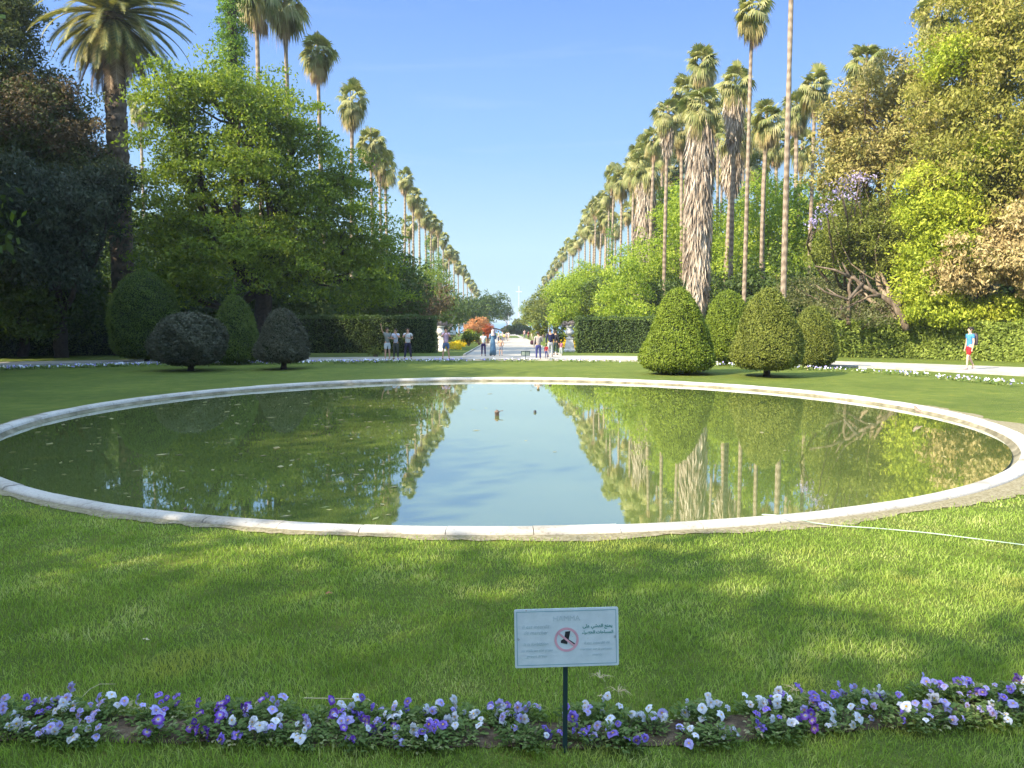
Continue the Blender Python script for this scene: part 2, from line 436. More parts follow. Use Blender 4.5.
def ring_xy(r, a):
    return PC[0] + r * np.cos(a), PC[1] + r * np.sin(a)

def ground_sheet():
    na = 240
    a = np.linspace(0, 2 * np.pi, na, endpoint=False)
    rs = np.concatenate([[RW + 0.35, RW + 0.6, 11.5, 13, 15, 18, 22, 26, 32, 40, 50, 65, 85, 110, 150, 200, 270, 360, 500, 800, 1400]])
    V = []
    for r in rs:
        x, y = ring_xy(r, a)
        z = gz(x, y)
        far = np.clip((y - 420) / 60, 0, 1)
        z = np.where(y > 420, -4.9 - 9 * far, z)
        z = z + (0.035 * np.sin(x * 0.8 + 1) * np.cos(y * 0.6) if 11.4 < r < 21 else 0) * (y > 9)
        V.append(np.stack([x, y, z], -1))
    V = np.concatenate(V)
    Q = [(i * na + j, i * na + (j + 1) % na, (i + 1) * na + (j + 1) % na, (i + 1) * na + j) for i in range(len(rs) - 1) for j in range(na)]
    mb = MB(); mb.add(V, Q)
    return tag(mb.build('lawn_ground', M['lawn'], smooth=True), kind='structure')
ground_sheet()

# sea beyond the end of the avenue
mb = MB(); mb.add([(-2900, 430, -9), (2900, 430, -9), (2900, 3000, -9), (-2900, 3000, -9)], [(0, 1, 2, 3)])
tag(mb.build('sea', M['sea']), kind='structure')

def strip(name, inner, outer, m, z=0.006, kind='structure', n=160, **kw):
    """a sheet between two lines of ground points"""
    def res(L):
        L = np.array([(p.x, p.y) for p in L]); d = np.concatenate([[0], np.cumsum(np.linalg.norm(np.diff(L, axis=0), axis=1))])
        t = np.linspace(0, d[-1], n)
        # smooth by averaging a linear resample
        x = np.interp(t, d, L[:, 0]); y = np.interp(t, d, L[:, 1])
        k = np.ones(13) / 13
        xp = np.pad(x, 6, mode='reflect', reflect_type='odd'); yp = np.pad(y, 6, mode='reflect', reflect_type='odd')
        return np.convolve(xp, k, 'valid'), np.convolve(yp, k, 'valid')
    xi, yi = res(inner); xo, yo = res(outer)
    V = []
    cols = 6
    for s in np.linspace(0, 1, cols):
        x = xi + (xo - xi) * s; y = yi + (yo - yi) * s
        V.append(np.stack([x, y, gz(x, y) + z], -1))
    V = np.concatenate(V)
    Q = [(c * n + i, c * n + i + 1, (c + 1) * n + i + 1, (c + 1) * n + i) for c in range(cols - 1) for i in range(n - 1)]
    b = MB(); b.add(V, Q)
    o = b.build(name, m, smooth=True); tag(o, kind=kind)
    return (xi, yi), (xo, yo)

inn = [G(-160, 371.5), G(-60, 368.5), G(0, 366.5), G(100, 364), G(200, 362.6), G(300, 361.8), G(400, 360.8), G(510, 360.5), G(600, 361), G(680, 362), G(800, 364.8), G(900, 369.5), G(1024, 376), G(1150, 384)]
out_ = [G(-160, 366), G(-60, 363.6), G(0, 362), G(100, 360.3), G(200, 359), G(300, 357.7), G(400, 356.6), G(510, 356), G(577, 355.5), G(650, 356.5), G(800, 360.3), G(900, 363.0), G(1024, 367.3), G(1150, 373)]
PATH_IN, PATH_OUT = strip('ring_path', inn, out_, M['path'], 0.008)

# avenue
def avenue():
    ys = np.concatenate([np.linspace(41, 60, 12), np.linspace(65, 150, 18), np.linspace(160, 330, 12)])
    V = []
    cols = 7
    for s in np.linspace(-1, 1, cols):
        w = 2.85 + np.clip((46 - ys) / 3, 0, 1) * 0.9
        x = axx(ys) + s * w
        V.append(np.stack([x, ys, gz(x, ys) + 0.016], -1))
    n = len(ys); V = np.concatenate(V)
    Q = [(c * n + i, (c + 1) * n + i, (c + 1) * n + i + 1, c * n + i + 1) for c in range(cols - 1) for i in range(n - 1)]
    b = MB(); b.add(V, Q); tag(b.build('avenue_path', M['path'], smooth=True), kind='structure')
    for s in (-1, 1):
        b = MB(); ys2 = ys[ys > 46]
        x0 = axx(ys2) + s * 2.85
        for i in range(len(ys2) - 1):
            za, zb = gz(0, ys2[i]), gz(0, ys2[i + 1])
            w = 0.12 * s
            v = [(x0[i], ys2[i], za - .1), (x0[i] + w, ys2[i], za - .1), (x0[i + 1] + w, ys2[i + 1], zb - .1), (x0[i + 1], ys2[i + 1], zb - .1),
                 (x0[i], ys2[i], za + .1), (x0[i] + w, ys2[i], za + .1), (x0[i + 1] + w, ys2[i + 1], zb + .1), (x0[i + 1], ys2[i + 1], zb + .1)]
            b.add(v, [(4, 5, 6, 7), (0, 1, 5, 4), (2, 3, 7, 6), (1, 2, 6, 5), (3, 0, 4, 7)])
        tag(b.build('avenue_kerb', M['kerb']), kind='structure')
avenue()

# low kerb along the basin side of the ring path
def ring_kerb():
    x, y = PATH_IN
    d = np.stack([np.gradient(x), np.gradient(y)], -1); d /= np.linalg.norm(d, axis=1)[:, None]
    nx, ny = d[:, 1], -d[:, 0]
    V = []
    for (o, z) in ((0.0, -0.05), (0.0, 0.09), (0.14, 0.09), (0.14, -0.05)):
        V.append(np.stack([x + nx * o, y + ny * o, np.full_like(x, z)], -1))
    n = len(x); b = MB()
    b.add(np.concatenate(V), [(c * n + i, c * n + i + 1, (c + 1) * n + i + 1, (c + 1) * n + i) for c in range(3) for i in range(n - 1)])
    tag(b.build('path_kerb', M['kerb']), kind='structure')
ring_kerb()

# basin: coping, darkened inner edge, water
root = empty('basin_rim', (PC[0], PC[1], 0), 0, 'round pale concrete coping that holds the green pond', 'basin rim')
def jring(prof, seg=360):
    b = MB(); b.lathe(prof, seg); return b
def blocks(prof, nb=74, sub=5, gap=0.0008):
    b = MB(); prof = np.array(prof); k = len(prof)
    for q in range(nb):
        a0 = q * 2 * np.pi / nb + gap / 2; a1 = (q + 1) * 2 * np.pi / nb - gap / 2; an = np.linspace(a0, a1, sub)
        dz = RNG.normal() * .0035; dr = RNG.normal() * .004
        V = np.array([((r + dr) * math.cos(a), (r + dr) * math.sin(a), z + dz) for a in an for r, z in prof])
        Q = [(i * k + j, (i + 1) * k + j, (i + 1) * k + j + 1, i * k + j + 1) for i in range(sub - 1) for j in range(k - 1)]
        b.add(V, Q)
        for e in (0, sub - 1):
            c = V[e * k:(e + 1) * k]; b.add(np.concatenate([c, [[c[:, 0].mean(), c[:, 1].mean(), -.1]]]), T=[(j, j + 1, k) if e else (j + 1, j, k) for j in range(k - 1)])
    return b
b = blocks([(RW + 0.13, -0.07), (RW + 0.135, 0.0), (RW + 0.15, 0.025), (RW + 0.2, 0.042), (RW + 0.31, 0.046), (RW + 0.36, 0.038), (RW + 0.385, 0.015), (RW + 0.39, -0.15)])
jring([(RW + 0.15, -0.12), (RW + 0.16, 0.01), (RW + 0.36, 0.012), (RW + 0.37, -0.12)]).build('mortar_bed', M['grit'], root)
b.build('coping', M['coping'], root, smooth=True)
jring([(RW - 0.02, -0.6), (RW, -0.2), (RW + 0.03, -0.12), (RW + 0.1, -0.08), (RW + 0.132, -0.03)]).build('inner_ledge', M['darkcoping'], root, smooth=True)

b = MB(); a = np.linspace(0, 2 * np.pi, 181)[:-1]
b.add(np.concatenate([[[0, 0, 0]], np.stack([(RW + .02) * np.cos(a), (RW + .02) * np.sin(a), 0 * a], -1)]), T=[(0, 1 + i, 1 + (i + 1) % 180) for i in range(180)])
w = b.build('pond_water', M['water'], loc=(PC[0], PC[1], -0.08)); tag(w, kind='structure')

# gritty soil round the coping
b = MB(); na = 720; a = np.linspace(0, 2 * np.pi, na, endpoint=False)
wob = np.convolve(np.tile(RNG.normal(size=na), 3), np.ones(9) / 9, 'same')[na:2 * na]
right = np.exp(-((np.angle(np.exp(1j * (a + 0.55))) / 0.42) ** 2))
ro = RW + 0.39 + np.clip(0.15 + 0.14 * wob + 0.55 * right * (1 + wob * .6), 0.02, 2)
V = []
for s, z in ((0, .004), (0.5, .02), (1, .008)):
    r = RW + 0.36 + (ro - RW - 0.36) * s
    V.append(np.stack([PC[0] + r * np.cos(a), PC[1] + r * np.sin(a), np.full(na, z)], -1))
b.add(np.concatenate(V), [(c * na + i, c * na + (i + 1) % na, (c + 1) * na + (i + 1) % na, (c + 1) * na + i) for c in range(2) for i in range(na)])
tag(b.build('grit_ground', M['grit'], smooth=True), kind='structure')

# ------------------------------------------------------------------ 2. grass blades (stuff)
BED = [(-60, 730), (0, 727), (200, 731), (400, 735), (560, 735), (680, 733), (800, 722), (900, 716), (1024, 708), (1100, 704)]
bx = np.array([G(*p).x for p in BED]); by = np.array([G(*p).y for p in BED])
def bed_y(x): return np.interp(x, bx, by)
BEDW = 0.12

def blades():
    cs = []
    def region(y0, y1, dens, hh, ww, extra=2.3):
        xm = y1 * 0.68 + extra
        n = int((y1 - y0) * 2 * xm * dens)
        x = RNG.uniform(-xm, xm, n); y = RNG.uniform(y0, y1, n)
        k = np.abs(x) < y * 0.68 + extra
        k &= np.hypot(x - PC[0], y - PC[1]) > RW + 0.53 + RNG.exponential(0.07, n)
        aa = np.arctan2(y - PC[1], x - PC[0])
        rgt = np.exp(-((np.angle(np.exp(1j * (aa + 0.55))) / 0.42) ** 2))
        k &= (np.hypot(x - PC[0], y - PC[1]) > RW + 0.5 + 0.52 * rgt * RNG.uniform(0.5, 1.2, n))
        dd = np.abs(y - bed_y(x))
        k &= (dd > BEDW * RNG.uniform(0.75, 1.15, n)) | (RNG.uniform(0, 1, n) < 0.06)
        x, y = x[k], y[k]; n = len(x)
        cs.append((x, y, hh * RNG.uniform(0.35, 1.3, n), np.full(n, ww)))
    region(2.6, 3.6, 5600, 0.046, 0.0042)
    region(3.6, 4.8, 5000, 0.044, 0.0046)
    region(4.8, 6.2, 3400, 0.042, 0.0056)
    region(6.2, 8.4, 2200, 0.04, 0.0072)
    region(8.4, 14.5, 620, 0.04, 0.012)
    x = np.concatenate([c[0] for c in cs]); y = np.concatenate([c[1] for c in cs]); h = np.concatenate([c[2] for c in cs]); w = np.concatenate([c[3] for c in cs])
    n = len(x)
    # tufts: height varies over patches
    h *= 0.85 + 0.3 * np.sin(x * 3.1 + np.sin(y * 2.3) * 2) * np.cos(y * 4.7 + np.sin(x * 1.9) * 2)
    a = RNG.uniform(0, 2 * np.pi, n); ln = RNG.uniform(0, 2 * np.pi, n); lean = h * RNG.uniform(0.1, 1.2, n)
    dx, dy = np.cos(a) * w / 2, np.sin(a) * w / 2
    lx, ly = np.cos(ln) * lean, np.sin(ln) * lean
    z0 = np.zeros(n) - 0.003
    p = np.stack([np.stack([x - dx, y - dy, z0], -1), np.stack([x + dx, y + dy, z0], -1),
                  np.stack([x + dx * .8 + lx * .35, y + dy * .8 + ly * .35, h * .6], -1), np.stack([x - dx * .8 + lx * .35, y - dy * .8 + ly * .35, h * .6], -1),
                  np.stack([x + lx, y + ly, h], -1)], 1).reshape(-1, 3)
    i = np.arange(n)[:, None] * 5
    Q = i + np.array([[0, 1, 2, 3]]); T = i + np.array([[3, 2, 4]])
    b = MB(); b.add(p, Q, T)
    o = b.build('grass', M['blade']); tag(o, kind='stuff')
    o['label'] = 'short mown lawn grass between the camera and the basin'; o['category'] = 'grass'
blades()

# ------------------------------------------------------------------ 3. near flower bed
def bed_soil():
    n = 160; x = np.linspace(-3.6, 3.6, n); y = bed_y(x); b = MB(); V = []
    for s, z in ((-1, .002), (-.5, .012), (0, .018), (.5, .012), (1, .002)):
        yy = y + s * BEDW * (1.0 + 0.12 * np.sin(x * 9 + s) + 0.08 * RNG.normal(size=n))
        V.append(np.stack([x, yy, z + 0.006 * RNG.uniform(0, 1, n)], -1))
    b.add(np.concatenate(V), [(c * n + i, c * n + i + 1, (c + 1) * n + i + 1, (c + 1) * n + i) for c in range(4) for i in range(n - 1)])
    tag(b.build('flower_bed_soil', M['soil'], smooth=True), kind='structure')
bed_soil()

def petal_material(name, edge, mid, heart):
    m, nt, out = mat(name)
    tc = nt.nodes.new('ShaderNodeTexCoord'); ln = nt.nodes.new('ShaderNodeVectorMath'); ln.operation = 'LENGTH'
    nt.links.new(tc.outputs['Object'], ln.inputs[0])
    mr = nt.nodes.new('ShaderNodeMapRange'); mr.inputs[2].default_value = 0.026; nt.links.new(ln.outputs['Value'], mr.inputs[0])
    oi = nt.nodes.new('ShaderNodeObjectInfo')
    c = ramp(nt, mr.outputs[0], [(0.0, (0.8, 0.5, 0.02)), (0.14, (0.75, 0.5, 0.04)), (0.2, heart), (0.5, mid), (0.9, edge)])
    hs = nt.nodes.new('ShaderNodeHueSaturation'); nt.links.new(c, hs.inputs['Color'])
    r2 = nt.nodes.new('ShaderNodeMapRange'); nt.links.new(oi.outputs['Random'], r2.inputs[0]); r2.inputs[3].default_value = 0.75; r2.inputs[4].default_value = 1.15
    nt.links.new(r2.outputs[0], hs.inputs['Value'])
    d = nt.nodes.new('ShaderNodeBsdfPrincipled'); nt.links.new(hs.outputs[0], d.inputs['Base Color']); d.inputs['Roughness'].default_value = 0.6
    t = nt.nodes.new('ShaderNodeBsdfTranslucent'); nt.links.new(hs.outputs[0], t.inputs[0])
    mx = nt.nodes.new('ShaderNodeMixShader'); mx.inputs[0].default_value = 0.3
    nt.links.new(d.outputs[0], mx.inputs[1]); nt.links.new(t.outputs[0], mx.inputs[2]); nt.links.new(mx.outputs[0], out.inputs[0])
    return m
PET = {
    'violet': petal_material('violet_petal', (0.3, 0.2, 0.74), (0.34, 0.22, 0.74), (0.1, 0.03, 0.3)),
    'purple': petal_material('purple_petal', (0.2, 0.06, 0.5), (0.22, 0.07, 0.5), (0.5, 0.45, 0.7)),
    'pale lilac': petal_material('lilac_petal', (0.48, 0.42, 0.82), (0.58, 0.54, 0.86), (0.4, 0.25, 0.65)),
    'white': petal_material('white_petal', (0.74, 0.76, 0.84), (0.8, 0.8, 0.84), (0.6, 0.6, 0.7)),
}
M['pleaf'] = leafmat('pansy_leaf', [(0.06, 0.105, 0.025), (0.11, 0.17, 0.04), (0.18, 0.24, 0.07), (0.42, 0.38, 0.22)], trans=0.3, nscale=6)

def flower_mesh(kind, var):
    b = MB()
    rg = np.random.default_rng(var * 5 + len(kind))
    # two upper petals behind, two side, one broad lower
    for (ang, L, W, zz) in ((65, .021, .03, -.002), (115, .021, .03, -.003), (8, .02, .028, .0), (172, .02, .028, .001), (270, .021, .037, .002)):
        ang += rg.uniform(-7, 7); L *= rg.uniform(.88, 1.12); W *= rg.uniform(.9, 1.1)
        a = R(ang); d = np.array([math.cos(a), math.sin(a)]); e = np.array([-d[1], d[0]])
        nu, nv = 5, 5; V = []
        for i in range(nu):
            s = i / (nu - 1)
            wid = W * 0.5 * (math.sin(min(1, s * 1.15 + .08) * math.pi * 0.86) ** 0.6 if s < 1 else 0.45)
            for j in range(nv):
                t = j / (nv - 1) * 2 - 1
                rr = s * L * (1 - 0.16 * t * t)
                q = d * rr + e * t * wid
                z = zz - 0.35 * rr * s + 0.003 * math.sin(t * 5 + ang) * s + 0.004 * s * t * t + 0.0015 * math.sin(j * 2.1 + var)
                V.append((q[0], q[1], z))
        Q = [(i * nv + j, (i + 1) * nv + j, (i + 1) * nv + j + 1, i * nv + j + 1) for i in range(nu - 1) for j in range(nv - 1)]
        b.add(V, Q)
    return b.mesh('flower', PET[kind], smooth=True)
FL = {k: [flower_mesh(k, v) for v in range(3)] for k in PET}

def tuft_mesh(var):
    rg = np.random.default_rng(100 + var); b = MB()
    n = 130
    th = rg.uniform(0, 2 * np.pi, n); rad = rg.uniform(0, 1, n) ** .6 * .1; hh = rg.uniform(.012, .085, n) * (1.1 - rad / .1 * .5)
    for i in range(n):
        c = np.array([math.cos(th[i]) * rad[i], math.sin(th[i]) * rad[i], hh[i]])
        d = np.array([math.cos(th[i] + rg.normal() * .5), math.sin(th[i] + rg.normal() * .5), rg.uniform(-.3, .7)]); d /= np.linalg.norm(d)
        s = np.cross(d, [0, 0, 1]); s /= np.linalg.norm(s); L = rg.uniform(.014, .03); W = L * rg.uniform(.3, .5)
        up = np.cross(s, d) * L * .18
        b.add([c - d * L * .5, c + s * W * .8 - d * L * .1 + up, c + s * W * .6 + d * L * .3 + up, c + d * L * .6, c - s * W * .6 + d * L * .3 + up, c - s * W * .8 - d * L * .1 + up],
              [(0, 1, 2, 3), (0, 3, 4, 5)])
        if i % 3 == 0:
            b.tube([(c[0] * .2, c[1] * .2, 0), (c[0] * .7, c[1] * .7, c[2] * .6), c], .0011, 4, cap=False)
    return b.mesh('leaves', M['pleaf'])
TUFT = [tuft_mesh(v) for v in range(5)]
M['stem'] = plain('stem_green', (0.08, 0.16, 0.04), .6)

def pansies():
    words = ['one', 'two', 'three', 'four', 'five', 'six']
    rg = random.Random(3)
    pl = []
    x = -3.3
    while x < 3.5:
        px = 512 + 768 * x / 4.0
        gap = (668 < px < 686) or (738 < px < 752)
        for k in range(2):
            if gap: break
            if rg.random() < 0.88:
                xx = x + rg.uniform(-.03, .03)
                pl.append((xx, float(bed_y(xx)) + (k - .5) * .17 + rg.uniform(-.05, .05)))
        x += rg.uniform(.095, .13)
    pl.sort(key=lambda q: q[0])
    N = len(pl)
    for i, (x, y) in enumerate(pl):
        pal = rg.choices(['violet', 'purple', 'pale lilac', 'white'], [1.6, .6, 3.4, 4.0])[0]
        px = 512 + 768 * x / 4.0
        if 690 < px < 740: pal = 'white'
        if 150 < px < 260 and rg.random() < .5: pal = 'purple'
        nf = rg.choice([4, 4, 5, 5, 6, 6])
        second = rg.choice([pal, 'pale lilac', 'white', 'violet'])
        desc = f'{pal} pansies' if second == pal else f'{pal} and {second} pansies'
        half = 'left' if i < N / 2 else 'right'
        k = i + 1 if half == 'left' else N - i
        o = empty('pansy_plant', (x, y, .012), rg.uniform(-.5, .5), f'{words[nf-1]} {desc}, number {k} from the {half} end of the front bed', 'pansy', 'pansies in the front flower bed')
        lf = bpy.data.objects.new('leaves', rg.choice(TUFT)); lf.rotation_euler.z = rg.uniform(0, 6.28); lf.scale = (1.15, 1.05, rg.uniform(.7, 1.1)); link(lf, o)
        for q in range(nf):
            kind = pal if q < max(1, nf - 2) else second
            f = bpy.data.objects.new('flower', rg.choice(FL[kind]))
            ax, ay, az = rg.uniform(-.085, .085), rg.uniform(-.08, .08), rg.uniform(.035, .105)
            f.location = (ax, ay, az)
            f.rotation_euler = (R(rg.uniform(15, 100)), R(rg.uniform(-25, 25)), R(rg.uniform(-80, 80)))
            s = rg.uniform(.7, 1.5); f.scale = (s, s, s); link(f, o)
            st = MB(); st.tube([(ax * .3, ay * .3, 0), (ax * .8, ay * .8 + .01, az * .6), (ax, ay + .004, az - .002)], .0013, 4, cap=False)
            st.build('flower_stem', M['stem'], f if False else o)
pansies()

# ------------------------------------------------------------------ 4. the near sign
M['board'] = None
def board_material():
    m, nt, out = mat('enamel_board')
    p = nt.nodes.new('ShaderNodeBsdfPrincipled')
    n = noise(nt, 14, 5); n2 = noise(nt, 55, 3)
    a = ramp(nt, n, [(0.3, (0.58, 0.65, 0.7)), (0.6, (0.68, 0.74, 0.79))])
    rust = ramp(nt, n2, [(0.7, (0, 0, 0)), (0.78, (1, 1, 1))])
    nt.links.new(mixc(nt, a, (0.42, 0.32, 0.26), rust), p.inputs['Base Color'])
    p.inputs['Roughness'].default_value = 0.35
    nt.links.new(p.outputs[0], out.inputs[0]); return m
M['board'] = board_material()
M['postgreen'] = plain('post_paint', (0.02, 0.045, 0.05), .5)
M['inkgreen'] = plain('ink_green', (0.05, 0.28, 0.26), .6)
M['inkfaint'] = plain('ink_faded', (0.46, 0.58, 0.63), .6)
M['inkpale'] = plain('ink_almost_gone', (0.52, 0.62, 0.67), .6)
M['red'] = plain('red_ring', (0.72, 0.38, 0.46), .6)
M['black'] = plain('boot_black', (0.03, 0.03, 0.035), .6)
M['inkline'] = plain('border_line', (0.16, 0.36, 0.42), .6)

def ar(word):
    """Arabic word to joined presentation forms in visual order"""
    forms = {'ي': ('\uFEF1', '\uFEF2', '\uFEF3', '\uFEF4'), 'م': ('\uFEE1', '\uFEE2', '\uFEE3', '\uFEE4'), 'ن': ('\uFEE5', '\uFEE6', '\uFEE7', '\uFEE8'),
             'ع': ('\uFEC9', '\uFECA', '\uFECB', '\uFECC'), 'ا': ('\uFE8D', '\uFE8E', None, None), 'ل': ('\uFEDD', '\uFEDE', '\uFEDF', '\uFEE0'),
             'ش': ('\uFEB5', '\uFEB6', '\uFEB7', '\uFEB8'), 'ى': ('\uFEEF', '\uFEF0', None, None), 'س': ('\uFEB1', '\uFEB2', '\uFEB3', '\uFEB4'),
             'ح': ('\uFEA1', '\uFEA2', '\uFEA3', '\uFEA4'), 'ت': ('\uFE95', '\uFE96', '\uFE97', '\uFE98'), 'خ': ('\uFEA5', '\uFEA6', '\uFEA7', '\uFEA8'),
             'ض': ('\uFEBD', '\uFEBE', '\uFEBF', '\uFEC0'), 'ر': ('\uFEAD', '\uFEAE', None, None), 'ء': ('\uFE80', None, None, None)}
    out = []
    for i, c in enumerate(word):
        prev = i > 0 and forms[word[i - 1]][2] is not None and c != 'ء'
        nxt = i < len(word) - 1 and forms[c][2] is not None and word[i + 1] != 'ء'
        f = forms[c][3 if (prev and nxt) else 2 if nxt else 1 if prev else 0]
        out.append(f or forms[c][0])
    return ''.join(reversed(out))

def text_mesh(s, size, m, parent, x, z, y, align='CENTER', shear=0.0, bold=0.0):
    cu = bpy.data.curves.new('writing', 'FONT'); cu.body = s; cu.size = size; cu.align_x = align; cu.shear = shear; cu.offset = bold; cu.extrude = 0.0002
    t = bpy.data.objects.new('writing', cu); COL.objects.link(t)
    bpy.context.view_layer.update()
    me = bpy.data.meshes.new_from_object(t.evaluated_get(bpy.context.evaluated_depsgraph_get()))
    bpy.data.objects.remove(t)
    o = bpy.data.objects.new('writing', me); me.materials.clear(); me.materials.append(m)
    o.rotation_euler = (R(90), 0, 0); o.location = (x, y, z)
    return link(o, parent)

def near_sign():
    base = G(565, 753)
    Yb = base.y
    root = empty('keep_off_sign', (base.x, Yb, 0), 0, 'small white enamel no-walking sign on a dark post in the front flower bed', 'sign')
    top = P(566, 665, Yb).z; ct = P(566, 608, Yb).z
    hgt = ct - top; zc = (ct + top) / 2
    w = 104 / 768 * (Yb * CS + (H - zc) * SN)
    b = MB(); b.box(-.011, .011, -.002, .004, -.1, zc + hgt * .35); b.box(-.011, -.007, .004, .02, -.1, zc + hgt * .35)
    b.build('post', M['postgreen'], root)
    bd = MB(); X = w / 2; Z = hgt / 2
    # rounded thin plate
    r = .008; pts = []
    for (cx, cz, a0) in ((X - r, Z - r, 0), (-X + r, Z - r, 90), (-X + r, -Z + r, 180), (X - r, -Z + r, 270)):
        for k in range(5):
            a = R(a0 + k * 22.5); pts.append((cx + r * math.cos(a), cz + r * math.sin(a)))
    n = len(pts)
    V = [(p[0], -.002, p[1]) for p in pts] + [(p[0], .002, p[1]) for p in pts] + [(0, -.002, 0), (0, .002, 0)]
    T = [(2 * n, (i + 1) % n, i) for i in range(n)] + [(2 * n + 1, n + i, n + (i + 1) % n) for i in range(n)]
    bd.add(V, [(i, (i + 1) % n, n + (i + 1) % n, n + i) for i in range(n)], T)
    bo = bd.build('board', M['board'], root, loc=(0.004, -.0095, zc)); bo.rotation_euler = (R(-3), R(-0.9), R(2.0))
    yf = -.0028
    b = MB(); e = .011; t = .0024
    b.box(-X + e, X - e, yf - .0002, yf + .0003, Z - e - t, Z - e); b.box(-X + e, X - e, yf - .0002, yf + .0003, -Z + e, -Z + e + t)
    b.box(-X + e, -X + e + t, yf - .0002, yf + .0003, -Z + e + t, Z - e - t); b.box(X - e - t, X - e, yf - .0002, yf + .0003, -Z + e + t, Z - e - t)
    b.build('border', M['inkline'], bo)
    # ring and bar
    k = w / 104.0
    b = MB(); a = np.linspace(0, 2 * np.pi, 49)[:-1]; ro, ri = 12.2 * k, 9.8 * k
    V = np.concatenate([np.stack([ro * np.cos(a), 0 * a + yf - .0005, ro * np.sin(a)], -1), np.stack([ri * np.cos(a), 0 * a + yf - .0005, ri * np.sin(a)], -1)])
    b.add(V, [(i, (i + 1) % 48, 48 + (i + 1) % 48, 48 + i) for i in range(48)])
    d = np.array([math.cos(R(-40)), math.sin(R(-40))]); nn = np.array([-d[1], d[0]]) * 1.0 * k; L = 10.2 * k
    q = [d * L + nn, -d * L + nn, -d * L - nn, d * L - nn]
    b.add([(p[0], yf - .0012, p[1]) for p in q], [(0, 1, 2, 3)])
    ringo = b.build('prohibition_ring', M['red'], bo); ringo.location = (-.2 * k, 0, -2.0 * k)
    # boot
    b = MB()
    def poly(ps, y):
        c = np.mean(ps, axis=0); V = [(p[0] * k, y, p[1] * k) for p in ps] + [(c[0] * k, y, c[1] * k)]
        b.add(V, T=[(len(ps), i, (i + 1) % len(ps)) for i in range(len(ps))])
    poly([(-1.2, 8.2), (4.0, 8.6), (2.2, 0.5), (.3, -.5), (-2.2, 1.5)], yf - .0009)
    poly([(-2.2, 1.6), (2.4, .2), (8.6, -4.2), (7.9, -5.1), (3.8, -3.2), (.4, -2.2)], yf - .00095)
    poly([(-5.8, -.8), (-2.2, 1.4), (1.0, -1.6), (.6, -4.6), (-3.4, -3.6), (-5.8, -3.2)], yf - .0010)
    bt = b.build('boot_emblem', M['black'], bo); bt.location = (-.2 * k, 0, -2.0 * k)
    T = lambda s, size, m, x, z, **kw: text_mesh(s, size * k, M[m], bo, x * k, z * k, yf - .0008, **kw)
    T('Il est interdit', 5.2, 'inkfaint', -31, 10.2, shear=.25)
    T('de marcher', 5.2, 'inkfaint', -31, 4.2, shear=.25)
    T('It is forbidden', 4.4, 'inkfaint', -31, -7.0, shear=.25)
    T('to walk on the grass', 3.8, 'inkfaint', -30, -13.2, shear=.25)
    T('green areas', 4.4, 'inkfaint', -30, -19.0, shear=.25)
    T('HAMMA', 7.5, 'inkpale', 0, 17.0)
    T(ar('على') + ' ' + ar('المشي'.replace('ي', 'ي')) + ' ' + ar('يمنع'), 4.6, 'inkgreen', 31, 9.8, bold=.0004)
    T(ar('الخضراء') + ' ' + ar('المساحات'), 4.2, 'inkgreen', 31, 3.6, bold=.0004)
    T('Il est interdit de', 4.0, 'inkfaint', 30, -7.0, shear=.25)
    T('marcher sur la pelouse', 3.4, 'inkfaint', 29, -13.0, shear=.25)
    T('merci', 4.2, 'inkfaint', 30, -19.0, shear=.25)
    for sx in (-1, 1):
        b = MB(); b.lathe([(0, -.0025), (.004, -.002), (.0045, .001)], 12)
        s = b.build('screw', M['rust'], bo); s.location = (sx * (X - .018), yf - .001, -.001); s.rotation_euler.x = R(90)
M['rust'] = plain('rusty_screw', (0.12, 0.085, 0.07), .8)
near_sign()

